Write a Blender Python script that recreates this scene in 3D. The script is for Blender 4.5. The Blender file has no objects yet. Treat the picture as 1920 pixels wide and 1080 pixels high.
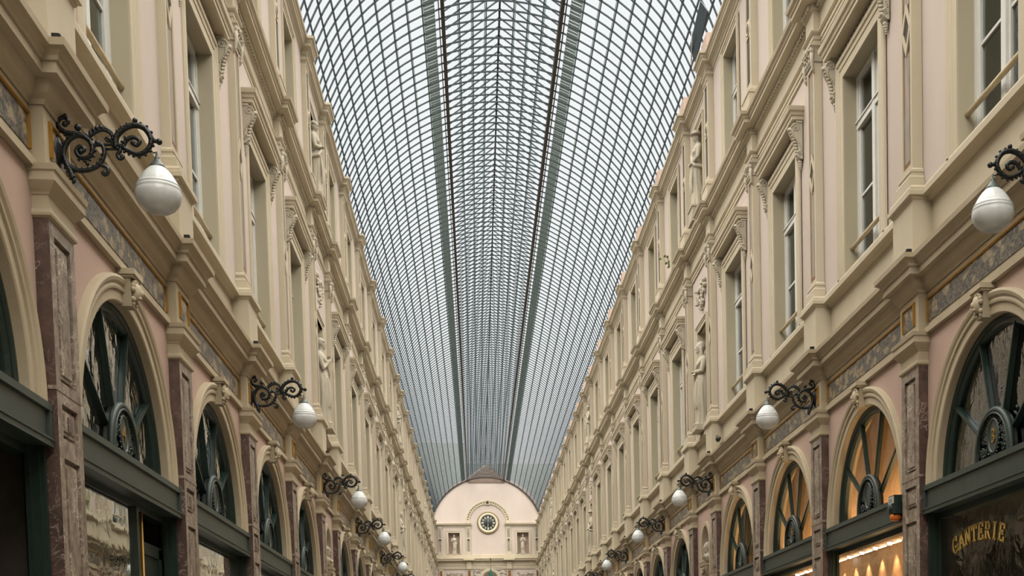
import bpy, math, random
from mathutils import Vector, Matrix
from math import sin, cos, pi, radians, sqrt, atan2, hypot

random.seed(7)
SC = bpy.context.scene
COL = SC.collection

def lin(c):
    c = c / 255.0
    return c / 12.92 if c <= 0.04045 else ((c + 0.055) / 1.055) ** 2.4
def rgb(r, g, b): return (lin(r), lin(g), lin(b), 1.0)

# ------------------------------------------------------------------ camera
F_PX, CX, CY = 2347.7063, 1176.2928, 1414.3634
YAW, PITCH, ROLL = radians(6.70862029), radians(-3.37966273), radians(-1.22700894)
CAM_POS = Vector((-0.9924, 0.0, 1.65))
def camera():
    cy_, sy = cos(YAW), sin(YAW); cp, sp = cos(PITCH), sin(PITCH); cr, sr = cos(ROLL), sin(ROLL)
    r = Vector((cy_, -sy, 0)); f = Vector((sy * cp, cy_ * cp, sp)); u = r.cross(f)
    r2 = r * cr + u * sr; u2 = u * cr - r * sr
    m = Matrix(((r2.x, u2.x, -f.x, CAM_POS.x), (r2.y, u2.y, -f.y, CAM_POS.y), (r2.z, u2.z, -f.z, CAM_POS.z), (0, 0, 0, 1)))
    cd = bpy.data.cameras.new('camera'); cam = bpy.data.objects.new('camera', cd); COL.objects.link(cam)
    cam.matrix_world = m
    cd.sensor_fit = 'HORIZONTAL'; cd.sensor_width = 36.0
    cd.lens = F_PX * 36.0 / 1920.0
    cd.shift_x = (960 - CX) / 1920.0; cd.shift_y = (CY - 540) / 1920.0
    cd.clip_start = 0.05; cd.clip_end = 1000
    SC.camera = cam
camera()

# ------------------------------------------------------------------ sky, sun behind cloud, exposure
W = bpy.data.worlds.new('overcast_sky'); SC.world = W; W.use_nodes = True
bgn = W.node_tree.nodes['Background']
bgn.inputs[0].default_value = (0.97, 0.985, 1.0, 1.0); bgn.inputs[1].default_value = 1.0
sun_d = bpy.data.lights.new('sun_behind_cloud', 'SUN'); sun_d.energy = 12.5; sun_d.angle = radians(124); sun_d.color = (1.0, 0.945, 0.87)
sun = bpy.data.objects.new('sun_behind_cloud', sun_d); COL.objects.link(sun); sun.location = (0, 30, 60)
sun.rotation_euler = (radians(8), 0, 0)
vs = SC.view_settings
vs.view_transform = 'Standard'; vs.look = 'None'; vs.gamma = 1.0; vs.use_curve_mapping = False; vs.exposure = 0.0
SC.cycles.max_bounces = 8; SC.cycles.diffuse_bounces = 1; SC.cycles.glossy_bounces = 3
SC.cycles.transparent_max_bounces = 24; SC.cycles.transmission_bounces = 4
SC.cycles.caustics_reflective = False; SC.cycles.caustics_refractive = False

# ------------------------------------------------------------------ materials
def nt(name):
    m = bpy.data.materials.new(name); m.use_nodes = True
    t = m.node_tree; t.nodes.clear()
    out = t.nodes.new('ShaderNodeOutputMaterial')
    return m, t, out
def N(t, kind, **kw):
    n = t.nodes.new(kind)
    for k, v in kw.items():
        if k in n.inputs: n.inputs[k].default_value = v
        else: setattr(n, k, v)
    return n
def ramp(t, src, stops):
    r = t.nodes.new('ShaderNodeValToRGB'); e = r.color_ramp.elements
    while len(e) < len(stops): e.new(0.5)
    for el, (p, c) in zip(e, stops): el.position = p; el.color = c
    t.links.new(src, r.inputs[0]); return r
def coords(t, kind='Object'):
    return t.nodes.new('ShaderNodeTexCoord').outputs[kind]
def worldpos(t):
    return t.nodes.new('ShaderNodeNewGeometry').outputs['Position']
def stone(name, c1, c2, scale=1.3, rough=0.75, bump=0.0, stretch=(1, 1, 0.35), metallic=0.0, detail=5):
    m, t, out = nt(name)
    mp = N(t, 'ShaderNodeMapping'); mp.inputs['Scale'].default_value = stretch
    t.links.new(worldpos(t), mp.inputs[0])
    n = N(t, 'ShaderNodeTexNoise', Scale=scale, Detail=detail, Roughness=0.6)
    t.links.new(mp.outputs[0], n.inputs['Vector'])
    r = ramp(t, n.outputs['Fac'], [(0.3, c1), (0.7, c2)])
    b = N(t, 'ShaderNodeBsdfPrincipled', Roughness=rough, Metallic=metallic)
    t.links.new(r.outputs[0], b.inputs['Base Color'])
    if bump:
        n2 = N(t, 'ShaderNodeTexNoise', Scale=60, Detail=3); t.links.new(worldpos(t), n2.inputs['Vector'])
        bp = N(t, 'ShaderNodeBump', Strength=bump, Distance=0.01); t.links.new(n2.outputs['Fac'], bp.inputs['Height'])
        t.links.new(bp.outputs[0], b.inputs['Normal'])
    t.links.new(b.outputs[0], out.inputs[0]); return m
def marble(name, base, dark, vein, scale=7.0, rough=0.32, vein_w=0.03, zs=1.0):
    m, t, out = nt(name); mp = N(t, 'ShaderNodeMapping'); mp.inputs['Scale'].default_value = (1, 1, zs); t.links.new(worldpos(t), mp.inputs[0]); P = mp.outputs[0]
    n1 = N(t, 'ShaderNodeTexNoise', Scale=scale, Detail=8, Roughness=0.65); t.links.new(P, n1.inputs['Vector'])
    r1 = ramp(t, n1.outputs['Fac'], [(0.32, dark), (0.66, base)])
    n2 = N(t, 'ShaderNodeTexNoise', Scale=scale * 0.8, Detail=4, Roughness=0.55, Distortion=2.2); t.links.new(P, n2.inputs['Vector'])
    r2 = ramp(t, n2.outputs['Fac'], [(0.5 - vein_w, (0, 0, 0, 1)), (0.5, (1, 1, 1, 1)), (0.5 + vein_w, (0, 0, 0, 1))])
    n3 = N(t, 'ShaderNodeTexNoise', Scale=scale * 0.45, Detail=3); t.links.new(P, n3.inputs['Vector'])
    r3 = ramp(t, n3.outputs['Fac'], [(0.45, (0, 0, 0, 1)), (0.62, (1, 1, 1, 1))])
    mu = N(t, 'ShaderNodeMath', operation='MULTIPLY'); t.links.new(r2.outputs[0], mu.inputs[0]); t.links.new(r3.outputs[0], mu.inputs[1])
    mx = N(t, 'ShaderNodeMix', data_type='RGBA'); t.links.new(mu.outputs[0], mx.inputs[0])
    t.links.new(r1.outputs[0], mx.inputs[6]); mx.inputs[7].default_value = vein
    b = N(t, 'ShaderNodeBsdfPrincipled', Roughness=rough); t.links.new(mx.outputs[2], b.inputs['Base Color'])
    t.links.new(b.outputs[0], out.inputs[0]); return m
def painted_frieze(name):
    m, t, out = nt(name); P = worldpos(t)
    mp = N(t, 'ShaderNodeMapping'); mp.inputs['Scale'].default_value = (1, 1.0, 1.6); t.links.new(P, mp.inputs[0])
    nz = N(t, 'ShaderNodeTexNoise', Scale=4.0, Detail=3); t.links.new(mp.outputs[0], nz.inputs['Vector'])
    ad = N(t, 'ShaderNodeVectorMath', operation='MULTIPLY_ADD'); t.links.new(nz.outputs['Color'], ad.inputs[0])
    ad.inputs[1].default_value = (0.34, 0.34, 0.34); t.links.new(mp.outputs[0], ad.inputs[2])
    v = N(t, 'ShaderNodeTexVoronoi', Scale=4.6); t.links.new(ad.outputs[0], v.inputs['Vector'])
    r1 = ramp(t, v.outputs['Distance'], [(0.30, rgb(182, 160, 124)), (0.38, rgb(140, 124, 100)), (0.46, rgb(74, 72, 72)), (0.8, rgb(58, 58, 64))])
    n2 = N(t, 'ShaderNodeTexNoise', Scale=22, Detail=6, Distortion=1.2); t.links.new(P, n2.inputs['Vector'])
    r2 = ramp(t, n2.outputs['Fac'], [(0.38, rgb(60, 58, 60)), (0.62, rgb(190, 176, 150))])
    mx = N(t, 'ShaderNodeMix', data_type='RGBA'); mx.inputs[0].default_value = 0.42
    t.links.new(r1.outputs[0], mx.inputs[6]); t.links.new(r2.outputs[0], mx.inputs[7])
    b = N(t, 'ShaderNodeBsdfPrincipled', Roughness=0.45); t.links.new(mx.outputs[2], b.inputs['Base Color'])
    t.links.new(b.outputs[0], out.inputs[0]); return m
def inlay(name):
    m, t, out = nt(name); P = worldpos(t)
    mp = N(t, 'ShaderNodeMapping'); mp.inputs['Scale'].default_value = (6, 6, 0.9); t.links.new(P, mp.inputs[0])
    n = N(t, 'ShaderNodeTexNoise', Scale=2.2, Detail=6, Roughness=0.7); t.links.new(mp.outputs[0], n.inputs['Vector'])
    r = ramp(t, n.outputs['Fac'], [(0.36, rgb(92, 56, 26)), (0.48, rgb(146, 90, 42)), (0.56, rgb(128, 92, 58)), (0.66, rgb(132, 126, 116))])
    b = N(t, 'ShaderNodeBsdfPrincipled', Roughness=0.4); t.links.new(r.outputs[0], b.inputs['Base Color'])
    t.links.new(b.outputs[0], out.inputs[0]); return m
def plain(name, c, rough=0.5, metallic=0.0, emit=None, es=0.0, var=0.12):
    m, t, out = nt(name)
    n = N(t, 'ShaderNodeTexNoise', Scale=9.0, Detail=4); t.links.new(worldpos(t), n.inputs['Vector'])
    lo = tuple(x * (1 - var) for x in c[:3]) + (1,); hi = tuple(min(1, x * (1 + .8 * var)) for x in c[:3]) + (1,)
    r = ramp(t, n.outputs['Fac'], [(0.3, lo), (0.7, hi)])
    b = N(t, 'ShaderNodeBsdfPrincipled', Roughness=rough, Metallic=metallic); t.links.new(r.outputs[0], b.inputs['Base Color'])
    if emit: b.inputs['Emission Color'].default_value = emit; b.inputs['Emission Strength'].default_value = es
    t.links.new(b.outputs[0], out.inputs[0]); return m
def glass(name, tint, wav=0.0, wscale=8.0, rough=0.02, ior=1.5, boost=1.0):
    m, t, out = nt(name)
    tr = N(t, 'ShaderNodeBsdfTransparent'); tr.inputs[0].default_value = tint
    gl = N(t, 'ShaderNodeBsdfGlossy', Roughness=rough); gl.inputs[0].default_value = (0.95, 0.97, 0.96, 1)
    lw = N(t, 'ShaderNodeLayerWeight', Blend=0.5)
    pw = N(t, 'ShaderNodeMath', operation='POWER'); pw.inputs[1].default_value = 5.0; t.links.new(lw.outputs['Facing'], pw.inputs[0])
    ma = N(t, 'ShaderNodeMath', operation='MULTIPLY_ADD'); ma.inputs[1].default_value = 0.92; ma.inputs[2].default_value = 0.07; t.links.new(pw.outputs[0], ma.inputs[0])
    mu = N(t, 'ShaderNodeMath', operation='MULTIPLY', use_clamp=True); mu.inputs[1].default_value = boost
    t.links.new(ma.outputs[0], mu.inputs[0])
    mx = N(t, 'ShaderNodeMixShader'); t.links.new(mu.outputs[0], mx.inputs[0])
    t.links.new(tr.outputs[0], mx.inputs[1]); t.links.new(gl.outputs[0], mx.inputs[2])
    if wav:
        mp = N(t, 'ShaderNodeMapping'); mp.inputs['Scale'].default_value = (1, 1, 0.8); t.links.new(worldpos(t), mp.inputs[0])
        n = N(t, 'ShaderNodeTexNoise', Scale=wscale, Detail=3, Roughness=0.5, Distortion=0.6); t.links.new(mp.outputs[0], n.inputs['Vector'])
        bp = N(t, 'ShaderNodeBump', Strength=wav, Distance=0.05); t.links.new(n.outputs['Fac'], bp.inputs['Height'])
        t.links.new(bp.outputs[0], gl.inputs['Normal'])
    t.links.new(mx.outputs[0], out.inputs[0]); return m

M = {}
M['cream'] = stone('cream_stucco', rgb(198, 184, 157), rgb(212, 199, 174), 1.1)
M['ochre'] = stone('warm_stone_stucco', rgb(186, 169, 140), rgb(204, 188, 159), 1.4)
M['pink_low'] = stone('rose_plaster', rgb(198, 168, 151), rgb(209, 180, 163), 1.0)
M['pink'] = stone('pale_pink_plaster', rgb(204, 187, 175), rgb(214, 198, 186), 0.8)
M['reveal'] = stone('olive_cream_paint', rgb(184, 173, 146), rgb(196, 186, 160), 0.8)
M['marble'] = marble('red_brown_marble', rgb(106, 84, 75), rgb(68, 53, 48), rgb(178, 160, 150), vein_w=0.024)
M['marble_face'] = marble('weathered_marble', rgb(168, 152, 134), rgb(98, 79, 70), rgb(220, 206, 186), 10.0, 0.42, 0.05, 0.85)
M['green'] = plain('dark_green_paint', rgb(58, 70, 64), 0.42)
M['green_dark'] = plain('bottle_green_paint', rgb(30, 48, 42), 0.38)
M['gold'] = plain('gilding', rgb(176, 132, 56), 0.38, 0.5)
M['gold_leaf'] = plain('gold_leaf', rgb(226, 184, 96), 0.45, 0.15)
M['gold_dull'] = plain('aged_gilding', rgb(140, 116, 74), 0.5, 0.2)
M['iron'] = plain('black_cast_iron', rgb(28, 32, 32), 0.38, 0.2)
M['frieze'] = painted_frieze('painted_frieze')
M['inlay'] = inlay('inlaid_panel')
M['grey_inlay'] = stone('grey_carved_inlay', rgb(124, 118, 100), rgb(168, 160, 140), 9.0, 0.6)
M['inlay_dark'] = plain('dark_inlay', rgb(62, 50, 42), 0.4)
M['white_paint'] = plain('white_window_paint', rgb(232, 230, 222), 0.5, var=0.03)
M['wood'] = plain('pale_wood', rgb(206, 186, 150), 0.5)
M['relief'] = stone('carved_stone', rgb(182, 171, 150), rgb(204, 194, 174), 3.0, 0.8)
M['shade'] = plain('opal_glass', rgb(226, 228, 226), 0.16)
M['zinc'] = plain('grey_green_cap', rgb(88, 98, 94), 0.4, 0.3)
M['rib'] = plain('slate_blue_iron', rgb(36, 50, 56), 0.5, 0.1)
M['beam'] = plain('brown_black_iron', rgb(52, 46, 42), 0.55)
def lapglass():
    m, t, out = nt('glass_lap')
    tr = N(t, 'ShaderNodeBsdfTransparent'); tr.inputs[0].default_value = (0.72, 0.77, 0.74, 1)
    df = N(t, 'ShaderNodeBsdfDiffuse'); df.inputs[0].default_value = rgb(150, 158, 150)
    mx = N(t, 'ShaderNodeMixShader'); mx.inputs[0].default_value = 0.25
    t.links.new(tr.outputs[0], mx.inputs[1]); t.links.new(df.outputs[0], mx.inputs[2]); t.links.new(mx.outputs[0], out.inputs[0]); return m
M['lap'] = lapglass()
M['steel'] = plain('pale_metal', rgb(190, 192, 186), 0.4, 0.3)
M['scroll'] = plain('glint_grey_iron_scroll', rgb(74, 82, 78), 0.32, 0.4)  # iron painted greyer so the scrollwork seems to catch glints of light
def louvreglass():
    m, t, out = nt('louvre_glass')
    tr = N(t, 'ShaderNodeBsdfTransparent'); tr.inputs[0].default_value = (0.5, 0.55, 0.52, 1)
    df = N(t, 'ShaderNodeBsdfDiffuse'); df.inputs[0].default_value = rgb(140, 150, 142)
    mx = N(t, 'ShaderNodeMixShader'); mx.inputs[0].default_value = 0.5
    t.links.new(tr.outputs[0], mx.inputs[1]); t.links.new(df.outputs[0], mx.inputs[2]); t.links.new(mx.outputs[0], out.inputs[0]); return m
M['louvre'] = louvreglass()
M['floor'] = stone('stone_floor', rgb(126, 117, 105), rgb(148, 139, 126), 0.6, 0.35, stretch=(1, 1, 1))
M['dark_wall'] = plain('grey_brown_interior_plaster', rgb(92, 84, 76), 0.8)  # dark grey-brown plaster of the rooms behind the facade
M['warm_wall'] = plain('warm_interior_plaster', rgb(222, 182, 142), 0.7)
M['clock_face'] = plain('black_dial', rgb(44, 50, 50), 0.4)
M['white_enamel'] = plain('ivory_numerals', rgb(222, 212, 184), 0.4)
M['plank'] = plain('brown_boards', rgb(140, 120, 106), 0.7)
M['render'] = plain('grey_render', rgb(164, 170, 168), 0.8)
M['led'] = plain('lit_lamp', rgb(255, 240, 210), 0.4, 0, (1.0, 0.86, 0.62, 1), 7.0)
M['amber'] = plain('amber_plastic', rgb(214, 110, 36), 0.25)
M['paper'] = plain('white_label', rgb(206, 208, 200), 0.6)
M['leaf'] = plain('weed_leaf', rgb(120, 132, 66), 0.5)
M['feather'] = plain('slate_feathers', rgb(66, 64, 58), 0.7)
M['curtain_pale'] = plain('pale_curtain', rgb(176, 176, 158), 0.8)
M['mottled_brown'] = stone('taupe_reflection_mottle', rgb(96, 84, 74), rgb(150, 138, 124), 3.0, 0.8)  # brown-grey mottle imitates reflections in the old fanlight glass
M['cloth_green'] = plain('green_cloth', rgb(36, 106, 78), 0.6)
M['glass_roof'] = glass('roof_glass', (0.95, 0.965, 0.96, 1), 0, boost=0.25)
M['glass_fan'] = glass('old_wavy_glass', (0.72, 0.74, 0.7, 1), 0.8, 3.6, 0.03, 1.55, 2.4)
M['glass_fan_green'] = glass('dark_green_old_glass', (0.4, 0.5, 0.46, 1), 0.3, 4.0, 0.03, 1.5, 1.7)
M['glass_fan_clear'] = glass('clear_fan_glass', (0.9, 0.9, 0.88, 1), 0.2, 5.0, 0.03, 1.4, 0.5)
M['glass_shop'] = glass('shop_glass', (0.8, 0.82, 0.8, 1), 0.05, 2.0, 0.01, 1.5, 2.2)
M['glass_shop_clear'] = glass('lit_shop_glass', (0.92, 0.92, 0.9, 1), 0.04, 2.0, 0.01, 1.5, 0.5)
M['glass_win'] = glass('window_glass', (0.75, 0.78, 0.78, 1), 0.12, 2.5, 0.02, 1.45, 0.7)

# ------------------------------------------------------------------ mesh collector
class MB:
    def __init__(s): s.v = []; s.f = []; s.m = []; s.s = []
    def add(s, vs, fs, m=0, sm=False):
        o = len(s.v); s.v += [tuple(p) for p in vs]
        for f in fs: s.f.append(tuple(i + o for i in f)); s.m.append(m); s.s.append(sm)
        return s
    def box(s, x0, x1, y0, y1, z0, z1, m=0):
        return s.add([(x0, y0, z0), (x1, y0, z0), (x1, y1, z0), (x0, y1, z0), (x0, y0, z1), (x1, y0, z1), (x1, y1, z1), (x0, y1, z1)],
                     [(3, 2, 1, 0), (4, 5, 6, 7), (0, 1, 5, 4), (1, 2, 6, 5), (2, 3, 7, 6), (3, 0, 4, 7)], m)
    def prism(s, poly, a0, a1, axis, m=0):      # axis 'x': poly (y,z); 'y': poly (x,z); 'z': poly (x,y)
        n = len(poly)
        def pt(p, a): return (a, p[0], p[1]) if axis == 'x' else ((p[0], a, p[1]) if axis == 'y' else (p[0], p[1], a))
        vs = [pt(p, a0) for p in poly] + [pt(p, a1) for p in poly]
        fs = [tuple(range(n))[::-1], tuple(range(n, 2 * n))] + [(i, (i + 1) % n, n + (i + 1) % n, n + i) for i in range(n)]
        return s.add(vs, fs, m)
    def lathe(s, prof, n=16, c=(0, 0, 0), axis='z', m=0, sm=True, cap=True):
        vs = []
        for r, h in prof:
            for k in range(n):
                a = 2 * pi * k / n; p, q = r * cos(a), r * sin(a)
                vs.append((c[0] + p, c[1] + q, c[2] + h) if axis == 'z' else ((c[0] + h, c[1] + p, c[2] + q) if axis == 'x' else (c[0] + p, c[1] + h, c[2] + q)))
        fs = []
        for i in range(len(prof) - 1):
            for k in range(n): fs.append((i * n + k, i * n + (k + 1) % n, (i + 1) * n + (k + 1) % n, (i + 1) * n + k))
        if cap: fs.append(tuple(range(n))[::-1]); fs.append(tuple((len(prof) - 1) * n + k for k in range(n)))
        return s.add(vs, fs, m, sm)
    def ball(s, c, r, nu=8, nv=6, m=0):
        if not isinstance(r, (tuple, list)): r = (r, r, r)
        vs = [(c[0], c[1], c[2] - r[2])]
        for j in range(1, nv):
            t = -pi / 2 + pi * j / nv
            for k in range(nu):
                a = 2 * pi * k / nu; vs.append((c[0] + r[0] * cos(t) * cos(a), c[1] + r[1] * cos(t) * sin(a), c[2] + r[2] * sin(t)))
        vs.append((c[0], c[1], c[2] + r[2])); L = len(vs) - 1
        fs = [(0, 1 + (k + 1) % nu, 1 + k) for k in range(nu)]
        for j in range(nv - 2):
            for k in range(nu): fs.append((1 + j * nu + k, 1 + j * nu + (k + 1) % nu, 1 + (j + 1) * nu + (k + 1) % nu, 1 + (j + 1) * nu + k))
        fs += [(L, 1 + (nv - 2) * nu + k, 1 + (nv - 2) * nu + (k + 1) % nu) for k in range(nu)]
        return s.add(vs, fs, m, True)
    def tube(s, path, r, n=6, m=0, closed=False, sm=True):
        P = [Vector(p) for p in path]; L = len(P); R = r if isinstance(r, (list, tuple)) else [r] * L
        vs = []; ref = None
        for i, p in enumerate(P):
            a = P[(i - 1) % L] if (closed or i > 0) else P[i]; b = P[(i + 1) % L] if (closed or i < L - 1) else P[i]
            t = (b - a); t = t.normalized() if t.length > 1e-9 else Vector((0, 0, 1))
            if ref is None:
                ref = Vector((0, 1, 0)) if abs(t.y) < 0.9 else Vector((1, 0, 0))
            x = (ref - t * ref.dot(t)); x = x.normalized() if x.length > 1e-6 else t.orthogonal().normalized()
            ref = x; y = t.cross(x)
            for k in range(n):
                q = 2 * pi * k / n; vs.append(p + x * (R[i] * cos(q)) + y * (R[i] * sin(q)))
        fs = []
        for i in range(L if closed else L - 1):
            for k in range(n): fs.append((i * n + k, i * n + (k + 1) % n, ((i + 1) % L) * n + (k + 1) % n, ((i + 1) % L) * n + k))
        if not closed: fs.append(tuple(range(n))[::-1]); fs.append(tuple((L - 1) * n + k for k in range(n)))
        return s.add(vs, fs, m, sm)
    def bar(s, p, q, w, h, up=(1, 0, 0), m=0):   # rectangular bar p->q
        p = Vector(p); q = Vector(q); t = (q - p).normalized(); u = Vector(up); u = (u - t * u.dot(t)).normalized(); v = t.cross(u)
        o = []
        for c in (p, q):
            for a, b in ((-1, -1), (1, -1), (1, 1), (-1, 1)): o.append(c + u * (a * h / 2) + v * (b * w / 2))
        return s.add(o, [(3, 2, 1, 0), (4, 5, 6, 7), (0, 1, 5, 4), (1, 2, 6, 5), (2, 3, 7, 6), (3, 0, 4, 7)], m)
    def arc(s, prof, cy, cz, a0, a1, n=24, m=0, x0=0.0):   # prof (r,d) swept round (cy,cz) in the u-z plane
        vs = []
        for i in range(n + 1):
            a = a0 + (a1 - a0) * i / n
            for r, d in prof: vs.append((x0 + d, cy + r * cos(a), cz + r * sin(a)))
        k = len(prof); fs = []
        for i in range(n):
            for j in range(k - 1): fs.append((i * k + j, i * k + j + 1, (i + 1) * k + j + 1, (i + 1) * k + j))
        return s.add(vs, fs, m)
    def steps(s, prof, hw, d0, db, c=0.0, m=0):   # moulding round three sides of a block
        vs = []
        for p, z in prof: vs += [(db, c - hw - p, z), (d0 + p, c - hw - p, z), (d0 + p, c + hw + p, z), (db, c + hw + p, z)]
        fs = []
        for i in range(len(prof) - 1):
            for j in range(3): fs.append((i * 4 + j, i * 4 + j + 1, i * 4 + 4 + j + 1, i * 4 + 4 + j))
        L = (len(prof) - 1) * 4; fs += [(3, 2, 1, 0), (L, L + 1, L + 2, L + 3)]
        return s.add(vs, fs, m)
    def sweep(s, prof, centers, hw, d0, d1, u0, u1, m=0):   # cornice that breaks forward at each centre
        rows = []
        for e in prof:
            p, z = e[0], e[1]; dr = (d1 + p) if len(e) < 3 else e[2]
            back = p is None
            row = [(dr, u0, z)]
            for c in centers:
                row += [(dr, c - hw - p, z), (d0 + p, c - hw - p, z), (d0 + p, c + hw + p, z), (dr, c + hw + p, z)]
            row.append((dr, u1, z)); rows.append(row)
        k = len(rows[0]); vs = [q for r in rows for q in r]; fs = []
        for i in range(len(rows) - 1):
            for j in range(k - 1): fs.append((i * k + j, i * k + j + 1, (i + 1) * k + j + 1, (i + 1) * k + j))
        # top ledge back to the wall
        o = len(vs); top = rows[-1]
        vs += [(-0.3, q[1], q[2]) for q in top]
        for j in range(k - 1): fs.append(((len(rows) - 1) * k + j, (len(rows) - 1) * k + j + 1, o + j + 1, o + j))
        o2 = len(vs); bot = rows[0]
        vs += [(-0.3, q[1], q[2]) for q in bot]
        for j in range(k - 1): fs.append((j + 1, j, o2 + j, o2 + j + 1))
        return s.add(vs, fs, m)
    def mesh(s, name, mats, xf=None):
        me = bpy.data.meshes.new(name)
        v = [xf(p) for p in s.v] if xf else s.v
        me.from_pydata(v, [], s.f)
        for mt in (mats if isinstance(mats, (list, tuple)) else [mats]): me.materials.append(mt)
        me.polygons.foreach_set('material_index', s.m); me.polygons.foreach_set('use_smooth', s.s)
        me.update(); return me

def link(name, me, parent=None, loc=(0, 0, 0), rz=0.0, **props):
    o = bpy.data.objects.new(name, me); COL.objects.link(o)
    o.location = loc; o.rotation_euler = (0, 0, rz)
    if parent is not None: o.parent = parent
    for k, v in props.items(): o[k] = v
    return o
def thing(name, label, cat, me=None, loc=(0, 0, 0), rz=0.0, group=None, kind=None):
    o = link(name, me, None, loc, rz); o['label'] = label; o['category'] = cat
    if group: o['group'] = group
    if kind: o['kind'] = kind
    return o
ORD = ['nearest', 'second', 'third', 'fourth', 'fifth', 'sixth', 'seventh', 'eighth', 'ninth', 'tenth', 'eleventh', 'twelfth', 'thirteenth',
       'fourteenth', 'fifteenth', 'sixteenth', 'seventeenth', 'eighteenth', 'nineteenth', 'twentieth', 'twenty-first', 'twenty-second', 'twenty-third', 'twenty-fourth', 'twenty-fifth']
def nth(k): return ORD[k] if k == 0 else ORD[k] + ' nearest'
def local(me_b, f=None): return me_b

# ------------------------------------------------------------------ facade rhythm
Y0, BAY, NICHE = 10.03, 4.0112, 2.8314
YEND = 101.5
PIL = {1: Y0}
for i in range(2, 26): PIL[i] = PIL[i - 1] + (NICHE if i - 1 in (5, 12, 19) else BAY)
PIL[0] = PIL[1] - BAY; PIL[-1] = PIL[0] - BAY
PIDX = [i for i in sorted(PIL) if PIL[i] < YEND - 1.0]
PY = [PIL[i] for i in PIDX]
UB, UF = -1.0, YEND
WALL_D = -0.11
def side_xf(s, xo=0.0):
    return (lambda p: (s * (4.0 - p[0]) + xo, p[1], p[2]))
def place(s, u, xo=0.0):            # location and turn for a mesh built in (d, u, z)
    return ((s * 4.0 + xo, u, 0.0), 0.0 if s < 0 else pi)
XO = {0: 0.0, 2: -0.015, 3: -0.015}
NAME = {-1: 'left', 1: 'right'}

bays = []          # (first pilaster index, mid, half width, is_niche)
for a, b in zip(PIDX[:-1], PIDX[1:]):
    bays.append((a, 0.5 * (PIL[a] + PIL[b]), 0.5 * (PIL[b] - PIL[a]), a in (5, 12, 19)))
LASTP = PIDX[-1]
bays_end = (LASTP, 0.5 * (PIL[LASTP] + YEND), 0.5 * (YEND - PIL[LASTP]), None)

ARC_R, ARC_Z = 1.43, 3.70
NI_R, NI_Z, NI_B = 0.42, 4.57, 4.16
W2 = (0.74, 7.04, 9.645); W3 = (0.60, 11.50, 13.70)
N2 = (0.54, 7.06, 9.33); N3 = (0.47, 11.50, 13.55)
# ------------------------------------------------------------------ walls
def arch_wall(mb, mid, hw, r, cz, z0, z1, d, m):
    n = 24
    a = [(mid - hw, z0), (mid - r, z0), (mid - r, cz)]
    mb.add([(d, mid - hw, z0), (d, mid - r, z0), (d, mid - r, cz), (d, mid - hw, cz)], [(0, 1, 2, 3)], m)
    mb.add([(d, mid + r, z0), (d, mid + hw, z0), (d, mid + hw, cz), (d, mid + r, cz)], [(0, 1, 2, 3)], m)
    inner = [(mid - r * cos(pi * k / n), cz + r * sin(pi * k / n)) for k in range(n + 1)]
    outer = []
    for k in range(n + 1):
        t = k / n
        if t < 0.25: outer.append((mid - hw, cz + (z1 - cz) * t / 0.25))
        elif t <= 0.75: outer.append((mid - hw + 2 * hw * (t - 0.25) / 0.5, z1))
        else: outer.append((mid + hw, cz + (z1 - cz) * (1 - t) / 0.25))
    vs = [(d, u, z) for u, z in inner] + [(d, u, z) for u, z in outer]
    mb.add(vs, [(k, k + 1, n + 2 + k, n + 1 + k) for k in range(n)], m)
def rect_wall(mb, u0, u1, z0, z1, holes, d, m):
    us = sorted({u0, u1, *[h[0] for h in holes], *[h[1] for h in holes]}); zs = sorted({z0, z1, *[h[2] for h in holes], *[h[3] for h in holes]})
    for a, b in zip(us[:-1], us[1:]):
        for c, e in zip(zs[:-1], zs[1:]):
            um, zm = (a + b) / 2, (c + e) / 2
            if any(h[0] < um < h[1] and h[2] < zm < h[3] for h in holes): continue
            mb.add([(d, a, c), (d, b, c), (d, b, e), (d, a, e)], [(0, 1, 2, 3)], m)

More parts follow.
